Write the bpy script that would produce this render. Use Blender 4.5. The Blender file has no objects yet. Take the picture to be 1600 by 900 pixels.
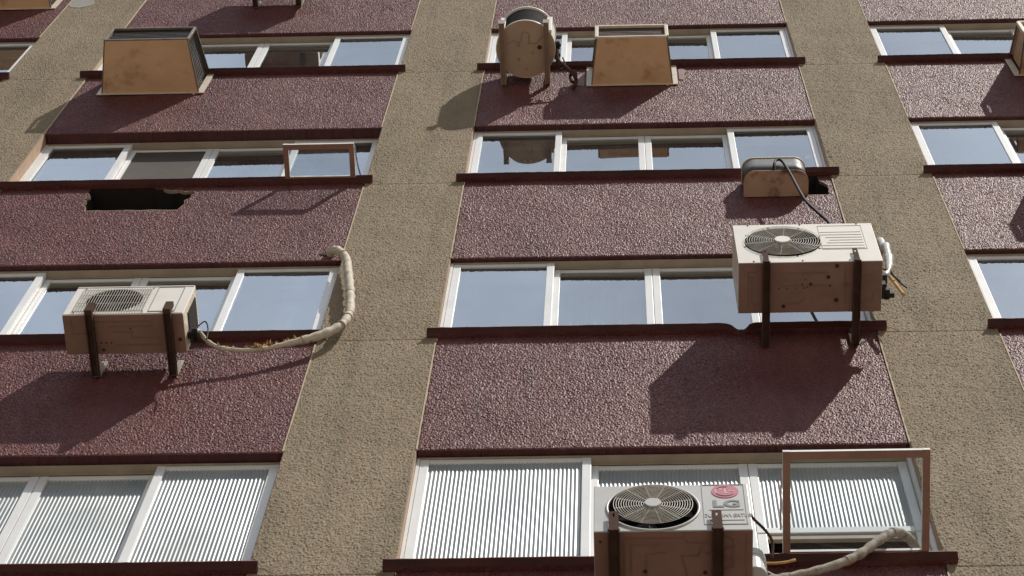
import bpy, bmesh, math, random
import numpy as np
from mathutils import Vector, Matrix
from mathutils.geometry import tessellate_polygon
random.seed(7)
S = bpy.context.scene
COL = S.collection

# ------------------------------------------------------------------ camera
cd = bpy.data.cameras.new('camera')
cam = bpy.data.objects.new('camera', cd)
COL.objects.link(cam)
F_PX = 3284.58
cd.sensor_width = 36.0
cd.lens = F_PX / 1600 * 36
cd.shift_x = -86.865 / 1600
cd.shift_y = -3.126 / 1600
cd.clip_end = 2000
r_ = Vector((0.99957237, 0.02473066, 0.01560388))
u_ = Vector((0.01673777, -0.92143343, 0.38817558))
f_ = Vector((-0.02397777, 0.3877484, 0.92145333))
m = Matrix((( r_.x, u_.x, -f_.x), (r_.y, u_.y, -f_.y), (r_.z, u_.z, -f_.z))).to_4x4()
m.translation = Vector((1.12129, -5.28732, -10.27253))
cam.matrix_world = m
S.camera = cam

# ------------------------------------------------------------------ sky, sun, exposure
SUN = Vector((1.0, -1.0, 2.08)).normalized()
w = bpy.data.worlds.new('World')
S.world = w
w.use_nodes = True
nt = w.node_tree
nt.nodes.clear()
wo = nt.nodes.new('ShaderNodeOutputWorld')
bg = nt.nodes.new('ShaderNodeBackground')
sky = nt.nodes.new('ShaderNodeTexSky')
sky.sky_type = 'NISHITA'
sky.sun_disc = False
sky.sun_elevation = math.asin(SUN.z)
sky.sun_rotation = math.atan2(SUN.x, SUN.y)
sky.air_density = 1.2
sky.dust_density = 2.0
sky.altitude = 100
# bright cloud patch added to the dome where the windows reflect it
tc = nt.nodes.new('ShaderNodeTexCoord')
nz = nt.nodes.new('ShaderNodeTexNoise')
nz.inputs['Scale'].default_value = 2.6
nz.inputs['Detail'].default_value = 7
nz.inputs['Roughness'].default_value = 0.55
rp = nt.nodes.new('ShaderNodeValToRGB')
rp.color_ramp.elements[0].position = 0.34
rp.color_ramp.elements[0].color = (0.35, 0.35, 0.35, 1)
rp.color_ramp.elements[1].position = 0.70
rp.color_ramp.elements[1].color = (0.95, 0.95, 0.95, 1)
mx = nt.nodes.new('ShaderNodeMixRGB')
mx.inputs[2].default_value = (31, 36, 43, 1)
nt.links.new(tc.outputs['Generated'], nz.inputs['Vector'])
nt.links.new(nz.outputs['Fac'], rp.inputs[0])
sx = nt.nodes.new('ShaderNodeVectorMath')
sx.operation = 'DOT_PRODUCT'
sx.inputs[1].default_value = Vector((0.04, -0.36, 0.93)).normalized()
nt.links.new(tc.outputs['Generated'], sx.inputs[0])
mr = nt.nodes.new('ShaderNodeMapRange')
mr.interpolation_type = 'SMOOTHSTEP'
mr.inputs[1].default_value = 0.82
mr.inputs[2].default_value = 0.95
nt.links.new(sx.outputs['Value'], mr.inputs[0])
mu = nt.nodes.new('ShaderNodeMath')
mu.operation = 'MULTIPLY'
nt.links.new(mr.outputs[0], mu.inputs[0])
nt.links.new(rp.outputs[0], mu.inputs[1])
nt.links.new(mu.outputs[0], mx.inputs[0])
nt.links.new(sky.outputs[0], mx.inputs[1])
nt.links.new(mx.outputs[0], bg.inputs[0])
bg.inputs[1].default_value = 0.045
nt.links.new(bg.outputs[0], wo.inputs[0])

sd = bpy.data.lights.new('sun', 'SUN')
sd.energy = 4.6
sd.angle = math.radians(0.55)
sd.color = (1.0, 0.95, 0.87)
so = bpy.data.objects.new('sun', sd)
so.rotation_euler = SUN.to_track_quat('Z', 'Y').to_euler()
so.location = (20, -20, 40)
COL.objects.link(so)
S.view_settings.view_transform = 'Standard'
S.view_settings.look = 'None'
S.view_settings.exposure = -0.05
S.view_settings.gamma = 1.0
S.cycles.max_bounces = 8
S.cycles.transparent_max_bounces = 12

# ------------------------------------------------------------------ materials
def new_mat(name):
    mt = bpy.data.materials.new(name)
    mt.use_nodes = True
    n = mt.node_tree
    b = n.nodes['Principled BSDF']
    return mt, n, b

def pos(n, scale=(1, 1, 1)):
    g = n.nodes.new('ShaderNodeNewGeometry')
    mp = n.nodes.new('ShaderNodeMapping')
    mp.inputs['Scale'].default_value = scale
    n.links.new(g.outputs['Position'], mp.inputs['Vector'])
    return mp.outputs[0]

def noise(n, vec, scale, detail=4, rough=0.6):
    t = n.nodes.new('ShaderNodeTexNoise')
    t.inputs['Scale'].default_value = scale
    t.inputs['Detail'].default_value = detail
    t.inputs['Roughness'].default_value = rough
    n.links.new(vec, t.inputs['Vector'])
    return t.outputs['Fac']

def ramp(n, fac, stops):
    r = n.nodes.new('ShaderNodeValToRGB')
    e = r.color_ramp.elements
    while len(e) < len(stops):
        e.new(0.5)
    for i, (p, c) in enumerate(stops):
        e[i].position = p
        e[i].color = (*c, 1) if len(c) == 3 else c
    n.links.new(fac, r.inputs[0])
    return r.outputs[0]

def mixc(n, fac, a, b):
    k = n.nodes.new('ShaderNodeMixRGB')
    for v, s in ((fac, 0), (a, 1), (b, 2)):
        if isinstance(v, (int, float)):
            k.inputs[s].default_value = v
        elif isinstance(v, tuple):
            k.inputs[s].default_value = (*v, 1)
        else:
            n.links.new(v, k.inputs[s])
    return k.outputs[0]

def bump(n, h, strength, dist, prev=None):
    k = n.nodes.new('ShaderNodeBump')
    k.inputs['Strength'].default_value = strength
    k.inputs['Distance'].default_value = dist
    n.links.new(h, k.inputs['Height'])
    if prev is not None:
        n.links.new(prev, k.inputs['Normal'])
    return k.outputs[0]

def paint(name, c1, c2=None, rough=0.5, scale=6, dirt=None, dirt_at=0.62, dirt_scale=4,
          bmp=0.0, metal=0.0, stretch=(1, 1, 1), spec=0.5):
    mt, n, b = new_mat(name)
    v = pos(n, stretch)
    c2 = c2 or tuple(x * 0.8 for x in c1)
    col = ramp(n, noise(n, v, scale), [(0.35, c1), (0.68, c2)])
    if dirt:
        d = ramp(n, noise(n, v, dirt_scale, 6, 0.65), [(dirt_at, (0, 0, 0)), (min(dirt_at + 0.14, 1), (1, 1, 1))])
        col = mixc(n, d, col, dirt)
    n.links.new(col, b.inputs['Base Color'])
    b.inputs['Roughness'].default_value = rough
    b.inputs['Metallic'].default_value = metal
    b.inputs['Specular IOR Level'].default_value = spec
    if bmp:
        n.links.new(bump(n, noise(n, v, scale * 7, 3), bmp, 0.004), b.inputs['Normal'])
    return mt

def roughcast(name, dark, light, tip, rough, grain, spec, blotch, tipw=0.35, streak=(0.1, 0.1, 0.1)):
    """painted pebble-dash: the grit itself is geometry, the paint varies in patches and from pebble to pebble"""
    mt, n, b = new_mat(name)
    v = pos(n)
    col = ramp(n, noise(n, v, blotch, 5), [(0.32, dark), (0.66, light)])
    vo = n.nodes.new('ShaderNodeTexVoronoi')
    vo.inputs['Scale'].default_value = grain
    n.links.new(v, vo.inputs['Vector'])
    sep = n.nodes.new('ShaderNodeSeparateColor')
    n.links.new(vo.outputs['Color'], sep.inputs[0])
    pick = ramp(n, sep.outputs[0], [(0.45, (0, 0, 0)), (1.0, (tipw,) * 3)])
    col = mixc(n, pick, col, tip)
    # rain streaks and grime
    vs = pos(n, (5.5, 5.5, 0.55))
    sk = ramp(n, noise(n, vs, 1.0, 5, 0.6), [(0.50, (0, 0, 0)), (0.76, (0.55, 0.55, 0.55))])
    col = mixc(n, sk, col, streak)
    n.links.new(col, b.inputs['Base Color'])
    b.inputs['Roughness'].default_value = rough
    b.inputs['Specular IOR Level'].default_value = spec
    return mt

M = {}
M['red_cast'] = roughcast('burgundy_roughcast', (0.094, 0.019, 0.020), (0.154, 0.053, 0.050), (0.24, 0.132, 0.12), 0.56, 90, 0.36, 1.5, 0.38, (0.075, 0.030, 0.030))
M['tan_cast'] = roughcast('tan_roughcast', (0.232, 0.183, 0.124), (0.294, 0.237, 0.165), (0.38, 0.318, 0.235), 0.85, 95, 0.2, 1.7, 0.45, (0.150, 0.128, 0.092))
M['red_paint'] = paint('dark_red_paint', (0.075, 0.014, 0.014), (0.045, 0.010, 0.011), 0.55, 9, bmp=0.3)
M['sill_red'] = paint('sill_red_paint', (0.070, 0.020, 0.014), (0.040, 0.013, 0.010), 0.55, 7, spec=0.2,
                      dirt=(0.16, 0.06, 0.035), dirt_at=0.66, stretch=(0.6, 1, 2))
M['sill_edge'] = paint('sill_worn_edge', (0.26, 0.095, 0.060), (0.17, 0.055, 0.04), 0.5, 12)  # lighter colour stands for the sunlit line along the sill lip
M['plaster'] = paint('bare_plaster', (0.50, 0.34, 0.235), (0.40, 0.27, 0.19), 0.85, 14, dirt=(0.22, 0.15, 0.11), bmp=0.4)
M['bead'] = paint('plaster_bead', (0.50, 0.42, 0.28), (0.40, 0.30, 0.21), 0.8, 20)
M['dark'] = paint('shadow_gap', (0.03, 0.027, 0.024), None, 0.95)
M['white'] = paint('window_white', (0.80, 0.80, 0.79), (0.72, 0.72, 0.71), 0.38, 4, dirt=(0.52, 0.50, 0.46), dirt_at=0.68, dirt_scale=9)
M['cream_frame'] = paint('window_cream_channel', (0.36, 0.295, 0.22), (0.28, 0.225, 0.165), 0.55, 6, dirt=(0.20, 0.15, 0.11), dirt_at=0.66)
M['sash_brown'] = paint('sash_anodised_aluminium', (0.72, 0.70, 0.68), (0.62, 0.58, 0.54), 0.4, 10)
M['sash_under'] = paint('sash_outer_shaded', (0.27, 0.140, 0.095), (0.21, 0.108, 0.075), 0.5, 10)  # shaded copy: brown of the downward outer face is put into the colour
M['room'] = paint('room_dark', (0.055, 0.055, 0.055), (0.04, 0.04, 0.04), 0.9)
M['curtain'] = paint('curtain_net', (0.40, 0.37, 0.33), (0.26, 0.24, 0.22), 0.9, 3, stretch=(8, 1, 0.5))
M['screen'] = paint('insect_mesh', (0.085, 0.072, 0.055), (0.065, 0.055, 0.045), 0.8, 3)
M['ac_cream'] = paint('ac_cream_paint', (0.76, 0.715, 0.64), (0.69, 0.645, 0.57), 0.42, 5, dirt=(0.40, 0.33, 0.25), dirt_at=0.70, dirt_scale=8)
M['ac_side'] = paint('ac_aged_cream', (0.62, 0.55, 0.42), (0.52, 0.44, 0.33), 0.5, 7, dirt=(0.25, 0.17, 0.11), dirt_at=0.64)
M['ac_grey'] = paint('ac_grey_white', (0.50, 0.49, 0.47), (0.44, 0.43, 0.41), 0.42, 5, dirt=(0.33, 0.29, 0.25), dirt_at=0.72)
M['ridge_line'] = paint('ridge_line', (0.50, 0.46, 0.40), None, 0.5)
M['faint_print'] = paint('faint_print', (0.45, 0.435, 0.42), None, 0.5)
M['ac_line'] = paint('ac_grey_line', (0.30, 0.28, 0.26), None, 0.5)
M['under_tan'] = paint('underside_tan', (0.66, 0.43, 0.25), (0.57, 0.345, 0.195), 0.55, 3.5, dirt=(0.42, 0.225, 0.125), dirt_at=0.56, dirt_scale=3.6)
M['under_brown'] = paint('underside_rust_brown', (0.255, 0.145, 0.107), (0.20, 0.108, 0.080), 0.55, 5, dirt=(0.12, 0.05, 0.03), dirt_at=0.64, dirt_scale=6)
M['under_drum'] = paint('underside_drum_tan', (0.42, 0.29, 0.20), (0.36, 0.245, 0.168), 0.55, 5, dirt=(0.30, 0.14, 0.08), dirt_at=0.68)
M['drum_line'] = paint('drum_emboss', (0.315, 0.21, 0.145), None, 0.6)
M['emboss'] = paint('emboss_line', (0.212, 0.117, 0.086), None, 0.6)
M['rust_spot'] = paint('rust_spot', (0.045, 0.02, 0.013), None, 0.8)  # near-black discs: painted shade of drain holes, and one black stain
M['bracket'] = paint('bracket_brown', (0.090, 0.052, 0.038), (0.062, 0.035, 0.026), 0.8, 14, spec=0.06, dirt=(0.12, 0.05, 0.028), dirt_at=0.66, dirt_scale=18)
M['galv'] = paint('bracket_zinc', (0.52, 0.49, 0.42), (0.40, 0.36, 0.30), 0.45, 12, dirt=(0.22, 0.10, 0.05), dirt_at=0.62, dirt_scale=14, metal=0.2)
M['bracket_tan'] = paint('bracket_tan', (0.33, 0.22, 0.15), (0.27, 0.175, 0.12), 0.5, 14, dirt=(0.15, 0.07, 0.04), dirt_at=0.64, dirt_scale=18)
M['black'] = paint('black_plastic', (0.014, 0.013, 0.014), (0.024, 0.022, 0.022), 0.65, 10, spec=0.2)
M['fan_dark'] = paint('fan_cavity', (0.022, 0.020, 0.019), (0.036, 0.032, 0.029), 0.8, 8, spec=0.12)
M['fan_blade'] = paint('fan_blade', (0.045, 0.042, 0.04), (0.03, 0.028, 0.027), 0.7, 8, spec=0.2)
M['wire'] = paint('grille_wire', (0.60, 0.56, 0.49), (0.42, 0.38, 0.32), 0.45, 12)
M['wire_dark'] = paint('grille_wire_aged', (0.46, 0.42, 0.36), (0.30, 0.27, 0.23), 0.5, 12)
M['hood_dark'] = paint('hood_sooty_metal', (0.060, 0.048, 0.038), (0.032, 0.027, 0.023), 0.6, 9, dirt=(0.12, 0.085, 0.06), dirt_at=0.68)  # soot, with the dark of the open hood inside painted in
M['hood_cream'] = paint('hood_cream_edge', (0.66, 0.58, 0.45), (0.52, 0.43, 0.31), 0.5, 8, dirt=(0.13, 0.08, 0.05), dirt_at=0.60, dirt_scale=7)
M['hood_edge'] = paint('hood_sooty_edge', (0.20, 0.15, 0.105), (0.10, 0.075, 0.055), 0.5, 8, dirt=(0.50, 0.43, 0.32), dirt_at=0.66, dirt_scale=7)
M['flange'] = paint('hood_flange', (0.68, 0.61, 0.50), (0.56, 0.48, 0.37), 0.5, 9, dirt=(0.32, 0.17, 0.11), dirt_at=0.66, dirt_scale=9)
M['pipe_wrap'] = paint('pipe_wrap', (0.56, 0.50, 0.40), (0.44, 0.38, 0.29), 0.7, 22, dirt=(0.17, 0.12, 0.085), dirt_at=0.60, dirt_scale=20, bmp=0.6)
M['pipe_brown'] = paint('pipe_wrap_brown', (0.42, 0.31, 0.22), (0.27, 0.19, 0.13), 0.7, 20, dirt=(0.06, 0.04, 0.03), dirt_at=0.60, dirt_scale=24, bmp=0.7)
M['pipe_old'] = paint('pipe_wrap_old', (0.40, 0.345, 0.275), (0.27, 0.22, 0.17), 0.75, 20, dirt=(0.09, 0.065, 0.05), dirt_at=0.55, dirt_scale=22, bmp=0.8)
M['foam'] = paint('foam_yellow', (0.62, 0.38, 0.13), (0.42, 0.22, 0.07), 0.9, 30)
M['pvc'] = paint('pvc_white', (0.52, 0.495, 0.455), (0.42, 0.395, 0.355), 0.4, 18, dirt=(0.32, 0.27, 0.22), dirt_at=0.66, dirt_scale=20)
M['rope'] = paint('chain_metal', (0.35, 0.32, 0.29), None, 0.4, metal=0.5)
M['badge_red'] = paint('badge_red', (0.50, 0.135, 0.18), (0.46, 0.13, 0.17), 0.4, 4)
M['badge_grey'] = paint('badge_grey', (0.20, 0.195, 0.19), None, 0.45)
M['badge_pale'] = paint('badge_pale', (0.60, 0.55, 0.53), None, 0.45)
M['hole'] = paint('hole_inside', (0.010, 0.008, 0.007), (0.017, 0.013, 0.011), 0.95, 12)
M['smear'] = paint('painted_mortar', (0.20, 0.085, 0.085), (0.27, 0.17, 0.155), 0.7, 18, bmp=0.8)
M['mortar'] = paint('broken_mortar', (0.36, 0.28, 0.20), (0.22, 0.16, 0.11), 0.95, 30, bmp=0.6)
M['cement'] = paint('cement_patch', (0.30, 0.285, 0.255), (0.24, 0.225, 0.20), 0.9, 12, bmp=0.3)

def glass_mat(name, tint, boost, dirt):
    mt = bpy.data.materials.new(name)
    mt.use_nodes = True
    n = mt.node_tree
    n.nodes.clear()
    o = n.nodes.new('ShaderNodeOutputMaterial')
    v = pos(n)
    bn = bump(n, noise(n, v, 1.6, 1), 0.10, 0.02)
    fr = n.nodes.new('ShaderNodeFresnel')
    fr.inputs['IOR'].default_value = boost
    gl = n.nodes.new('ShaderNodeBsdfGlossy')
    gl.inputs['Roughness'].default_value = 0.0
    gl.inputs['Color'].default_value = (0.95, 0.97, 1.0, 1)
    n.links.new(bn, gl.inputs['Normal'])
    tr = n.nodes.new('ShaderNodeBsdfTransparent')
    tr.inputs['Color'].default_value = (*tint, 1)
    df = n.nodes.new('ShaderNodeBsdfDiffuse')
    df.inputs['Color'].default_value = (0.55, 0.52, 0.47, 1)
    m0 = n.nodes.new('ShaderNodeMixShader')
    dd = ramp(n, noise(n, v, 3.0, 5), [(0.35, (dirt * 0.4,) * 3), (0.75, (dirt * 1.6,) * 3)])
    n.links.new(dd, m0.inputs[0])
    n.links.new(tr.outputs[0], m0.inputs[1])
    n.links.new(df.outputs[0], m0.inputs[2])
    m1 = n.nodes.new('ShaderNodeMixShader')
    gb = n.nodes.new('ShaderNodeNewGeometry')
    sb = n.nodes.new('ShaderNodeMath')
    sb.operation = 'SUBTRACT'
    sb.use_clamp = True
    n.links.new(fr.outputs[0], sb.inputs[0])
    n.links.new(gb.outputs['Backfacing'], sb.inputs[1])
    n.links.new(sb.outputs[0], m1.inputs[0])
    n.links.new(m0.outputs[0], m1.inputs[1])
    n.links.new(gl.outputs[0], m1.inputs[2])
    n.links.new(m1.outputs[0], o.inputs[0])
    return mt

M['glass'] = glass_mat('window_glass', (0.75, 0.80, 0.82), 4.2, 0.035)
M['glass_clear'] = glass_mat('sash_glass', (0.90, 0.93, 0.94), 1.5, 0.05)

def ribbed_mat():
    mt, n, b = new_mat('ribbed_glass')
    v = pos(n)
    col = ramp(n, noise(n, v, 2.2, 4), [(0.35, (0.24, 0.275, 0.29)), (0.70, (0.38, 0.395, 0.395))])  # blotchy tone stands in for patchy reflections on the ribs
    n.links.new(col, b.inputs['Base Color'])
    rg = ramp(n, noise(n, v, 1.7, 5), [(0.38, (0.26,) * 3), (0.66, (0.50,) * 3)])
    n.links.new(rg, b.inputs['Roughness'])
    b.inputs['Specular IOR Level'].default_value = 0.5
    return mt
M['ribbed'] = ribbed_mat()

def ground_mat():
    mt, n, b = new_mat('pavement')
    v = pos(n)
    col = ramp(n, noise(n, v, 0.6, 6), [(0.3, (0.24, 0.215, 0.185)), (0.7, (0.34, 0.305, 0.26))])
    n.links.new(col, b.inputs['Base Color'])
    b.inputs['Roughness'].default_value = 0.9
    n.links.new(bump(n, noise(n, v, 40), 0.4, 0.01), b.inputs['Normal'])
    return mt
M['ground'] = ground_mat()

# ------------------------------------------------------------------ mesh helpers (all coordinates are world metres)
WL = {}                                     # world location of every object

class MB:
    def __init__(self):
        self.v, self.f, self.mi, self.sm = [], [], [], []
    def add(self, vs, fs, mi=0, smooth=False):
        o = len(self.v)
        self.v += [tuple(x) for x in vs]
        for f in fs:
            self.f.append([o + i for i in f])
            self.mi.append(mi)
            self.sm.append(smooth)
        return self
    def box(self, x0, x1, y0, y1, z0, z1, mi=0):
        v = [(x, y, z) for z in (z0, z1) for y in (y0, y1) for x in (x0, x1)]
        f = [(0, 2, 3, 1), (4, 5, 7, 6), (0, 1, 5, 4), (2, 6, 7, 3), (0, 4, 6, 2), (1, 3, 7, 5)]
        return self.add(v, f, mi)
    def hexa(self, p, mi=0):
        """p: 8 points, bottom ring (4) then top ring (4), counter-clockwise from above"""
        return self.add(p, [(3, 2, 1, 0), (4, 5, 6, 7), (0, 1, 5, 4), (1, 2, 6, 5), (2, 3, 7, 6), (3, 0, 4, 7)], mi)
    def bar(self, a, b, wd, th=None, mi=0):
        """square bar between two points"""
        a, b = Vector(a), Vector(b)
        d = (b - a).normalized()
        up = Vector((0, 0, 1)) if abs(d.z) < 0.9 else Vector((0, 1, 0))
        s = d.cross(up).normalized() * wd / 2
        t = s.cross(d).normalized() * (th or wd) / 2
        ring = [s + t, -s + t, -s - t, s - t]
        vs = [a + q for q in ring] + [b + q for q in ring]
        return self.add(vs, [(0, 1, 2, 3), (7, 6, 5, 4), (0, 4, 5, 1), (1, 5, 6, 2), (2, 6, 7, 3), (3, 7, 4, 0)], mi)
    def tube(self, pts, rad, n=10, mi=0, cap=True):
        pts = [Vector(q) for q in pts]
        rs = rad if isinstance(rad, (list, tuple)) else [rad] * len(pts)
        vs, fs = [], []
        t0 = (pts[1] - pts[0]).normalized()
        nrm = t0.orthogonal().normalized()
        for i, q in enumerate(pts):
            a = pts[max(i - 1, 0)]
            b = pts[min(i + 1, len(pts) - 1)]
            t = (b - a).normalized()
            nrm = (nrm - t * nrm.dot(t)).normalized()
            bn = t.cross(nrm)
            for k in range(n):
                an = 2 * math.pi * k / n
                vs.append(q + (nrm * math.cos(an) + bn * math.sin(an)) * rs[i])
        for i in range(len(pts) - 1):
            for k in range(n):
                k2 = (k + 1) % n
                fs.append((i * n + k, i * n + k2, (i + 1) * n + k2, (i + 1) * n + k))
        self.add(vs, fs, mi, True)
        if cap:
            self.add(vs[:n], [tuple(range(n - 1, -1, -1))], mi)
            self.add(vs[-n:], [tuple(range(n))], mi)
        return self
    def ring(self, c, R, r, n=48, k=5, mi=0, axis='y'):
        pts = [(c[0] + R * math.cos(2 * math.pi * i / n), c[1], c[2] + R * math.sin(2 * math.pi * i / n)) for i in range(n)]
        vs, fs = [], []
        for i in range(n):
            a = 2 * math.pi * i / n
            for j in range(k):
                b = 2 * math.pi * j / k
                rr = R + r * math.cos(b)
                vs.append((c[0] + rr * math.cos(a), c[1] + r * math.sin(b), c[2] + rr * math.sin(a)))
        for i in range(n):
            for j in range(k):
                fs.append((i * k + j, ((i + 1) % n) * k + j, ((i + 1) % n) * k + (j + 1) % k, i * k + (j + 1) % k))
        return self.add(vs, fs, mi, True)
    def cyl_y(self, cx, cz, r, y0, y1, n=40, mi=0, caps=(True, True), rz=None):
        rz = rz or r
        vs = [(cx + r * math.cos(2 * math.pi * i / n), y, cz + rz * math.sin(2 * math.pi * i / n)) for y in (y0, y1) for i in range(n)]
        self.add(vs, [(i, (i + 1) % n, n + (i + 1) % n, n + i) for i in range(n)], mi, True)
        if caps[0]:
            self.add(vs[:n], [tuple(range(n))], mi)
        if caps[1]:
            self.add(vs[n:], [tuple(range(n))], mi)
        return self
    def disc_z(self, cx, cy, r, z0, z1, n=14, mi=0):
        vs = [(cx + r * math.cos(2 * math.pi * i / n), cy + r * math.sin(2 * math.pi * i / n), z) for z in (z0, z1) for i in range(n)]
        self.add(vs, [(i, (i + 1) % n, n + (i + 1) % n, n + i) for i in range(n)], mi, True)
        self.add(vs[:n], [tuple(range(n - 1, -1, -1))], mi)
        return self.add(vs[n:], [tuple(range(n))], mi)
    def plate(self, loops, y0, y1, mi_front=0, mi_side=0, mi_hole=None):
        """plate in the XZ plane with holes: loops[0] outer, others holes; y0 = front"""
        vl = [[Vector((a, 0, b)) for a, b in lp] for lp in loops]
        tris = tessellate_polygon(vl)
        flat = [q for lp in loops for q in lp]
        self.add([(a, y0, b) for a, b in flat], tris, mi_front)
        self.add([(a, y1, b) for a, b in flat], tris, mi_side)
        for li, lp in enumerate(loops):
            k = len(lp)
            vs = [(a, y0, b) for a, b in lp] + [(a, y1, b) for a, b in lp]
            self.add(vs, [(i, (i + 1) % k, k + (i + 1) % k, k + i) for i in range(k)], mi_hole if (li and mi_hole is not None) else mi_side)
        return self
    def build(self, name, mats, parent=None, bevel=0.0, fix=True):
        me = bpy.data.meshes.new(name)
        o = Vector(WL[parent.name]) if parent else Vector((0, 0, 0))
        base = None
        if not parent:                       # a thing that is a single mesh: origin at the middle of its lowest point
            xs = [q[0] for q in self.v]; ys = [q[1] for q in self.v]; zs = [q[2] for q in self.v]
            o = Vector(((min(xs) + max(xs)) / 2, (min(ys) + max(ys)) / 2, min(zs)))
        me.from_pydata([tuple(Vector(q) - o) for q in self.v], [], self.f)
        mats = mats if isinstance(mats, (list, tuple)) else [mats]
        for q in mats:
            me.materials.append(q)
        me.polygons.foreach_set('material_index', self.mi)
        me.polygons.foreach_set('use_smooth', self.sm)
        if fix:
            bm = bmesh.new()
            bm.from_mesh(me)
            bmesh.ops.remove_doubles(bm, verts=bm.verts, dist=1e-5)
            bmesh.ops.recalc_face_normals(bm, faces=bm.faces)
            bm.to_mesh(me)
            bm.free()
        ob = bpy.data.objects.new(name, me)
        COL.objects.link(ob)
        if parent:
            ob.parent = parent
            WL[ob.name] = tuple(o)
        else:
            ob.location = o
            WL[ob.name] = tuple(o)
        if bevel:
            bv = ob.modifiers.new('bevel', 'BEVEL')
            bv.width = bevel
            bv.segments = 2
            bv.limit_method = 'ANGLE'
            bv.angle_limit = math.radians(50)
        return ob

def thing(name, label, cat, loc, group=None):
    e = bpy.data.objects.new(name, None)
    e.empty_display_size = 0.2
    e.location = loc
    COL.objects.link(e)
    WL[e.name] = tuple(loc)
    e['label'] = label
    e['category'] = cat
    if group:
        e['group'] = group
    return e

def tag(o, label, cat, group=None):
    o['label'] = label
    o['category'] = cat
    if group:
        o['group'] = group
    return o

def dup(root, off, label, group=None):
    """copy of a thing with its parts and sub-parts, moved by off"""
    r = root.copy()
    COL.objects.link(r)
    r.location = Vector(root.location) + Vector(off)
    r['label'] = label
    if group:
        r['group'] = group
    for ch in list(root.children):
        c = ch.copy()
        COL.objects.link(c)
        c.parent = r
        for g in list(ch.children):
            d = g.copy()
            COL.objects.link(d)
            d.parent = c
    return r

def catmull(pts, n=8):
    P = [Vector(q) for q in pts]
    P = [P[0] * 2 - P[1]] + P + [P[-1] * 2 - P[-2]]
    out = []
    for i in range(1, len(P) - 2):
        a, b, c, d = P[i - 1:i + 3]
        for k in range(n):
            t = k / n
            out.append(0.5 * ((2 * b) + (c - a) * t + (2 * a - 5 * b + 4 * c - d) * t * t + (3 * b - a - 3 * c + d) * t ** 3))
    out.append(P[-2])
    return out

def circle(cx, cz, r, n=48, rz=None):
    rz = rz or r
    return [(cx + r * math.cos(2 * math.pi * i / n), cz + rz * math.sin(2 * math.pi * i / n)) for i in range(n)]

def jag(x0, x1, z, amp, step=0.018):
    k = max(2, int(abs(x1 - x0) / step))
    return [(x0 + (x1 - x0) * i / k, z + random.uniform(-amp, amp)) for i in range(k + 1)]

# ------------------------------------------------------------------ roughcast grit (real relief, one sheet shared by equal panels)
RNG = np.random.default_rng(11)
def grit_mesh(name, wd, ht, cell, amp, dx, dz, mat, cut=(), corner=(0, 0), fine=0.25, edge=0.0015):
    nx, nz = int(wd / dx), int(ht / dz)
    X, Z = np.meshgrid(np.linspace(0, wd, nx + 1), np.linspace(0, ht, nz + 1))
    X = X + RNG.uniform(-.3, .3, X.shape) * dx
    Z = Z + RNG.uniform(-.3, .3, Z.shape) * dz
    cx, cz = int(wd / cell) + 4, int(ht / cell) + 4
    PX = (np.arange(cx)[None, :] - 1.5 + RNG.uniform(0, 1, (cz, cx))) * cell
    PZ = (np.arange(cz)[:, None] - 1.5 + RNG.uniform(0, 1, (cz, cx))) * cell
    PH = RNG.uniform(0.15, 1.0, (cz, cx))
    ix = np.clip((X / cell + 1.5).astype(int), 1, cx - 2)
    iz = np.clip((Z / cell + 1.5).astype(int), 1, cz - 2)
    best = np.full(X.shape, 9.0)
    hh = np.zeros(X.shape)
    for a in (-1, 0, 1):
        for b in (-1, 0, 1):
            d = np.hypot(X - PX[iz + a, ix + b], Z - PZ[iz + a, ix + b]) / cell
            m_ = d < best
            best = np.where(m_, d, best)
            hh = np.where(m_, PH[iz + a, ix + b], hh)
    h = amp * (hh * np.clip(1.15 - best ** 2 * 1.6, 0, 1) + fine * RNG.uniform(0, 1, X.shape))
    # gentle trowel unevenness
    gx, gz = RNG.uniform(0, 6, 2)
    h += amp * 0.25 * (np.sin(X * 7 + gx) * np.sin(Z * 9 + gz))
    Y = -0.0012 - np.clip(h, 0, None)
    for sl in ((0, slice(None)), (-1, slice(None)), (slice(None), 0), (slice(None), -1)):
        Y[sl] = edge
    X[:, 0], X[:, -1] = 0.001, wd - 0.001
    Z[0, :], Z[-1, :] = 0.0005 , ht - 0.0005
    X, Z = np.clip(X, 0.001, wd - 0.001), np.clip(Z, -0.004, ht - 0.0005)
    keep = np.ones((nz, nx), bool)
    for lp in cut:
        mx_ = (X[:-1, :-1] + X[1:, 1:]) / 2 + corner[0]
        mz_ = (Z[:-1, :-1] + Z[1:, 1:]) / 2 + corner[1]
        ins = np.zeros(mx_.shape, bool)
        for (xa, za), (xb, zb_) in zip(lp, lp[1:] + lp[:1]):
            c_ = ((za > mz_) != (zb_ > mz_)) & (mx_ < (xb - xa) * (mz_ - za) / ((zb_ - za) or 1e-9) + xa)
            ins ^= c_
        keep &= ~ins
    idx = np.arange((nx + 1) * (nz + 1)).reshape(nz + 1, nx + 1)
    F = np.stack([idx[:-1, :-1], idx[:-1, 1:], idx[1:, 1:], idx[1:, :-1]], -1)[keep]
    V = np.stack([X, Y, Z], -1).reshape(-1, 3).astype(np.float32)
    me = bpy.data.meshes.new(name)
    me.vertices.add(len(V))
    me.vertices.foreach_set('co', V.ravel())
    me.loops.add(F.size)
    me.loops.foreach_set('vertex_index', F.ravel().astype(np.int32))
    me.polygons.add(len(F))
    me.polygons.foreach_set('loop_start', np.arange(0, F.size, 4, dtype=np.int32))
    me.materials.append(mat)
    me.update(calc_edges=True)
    me.validate()
    return me

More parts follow.
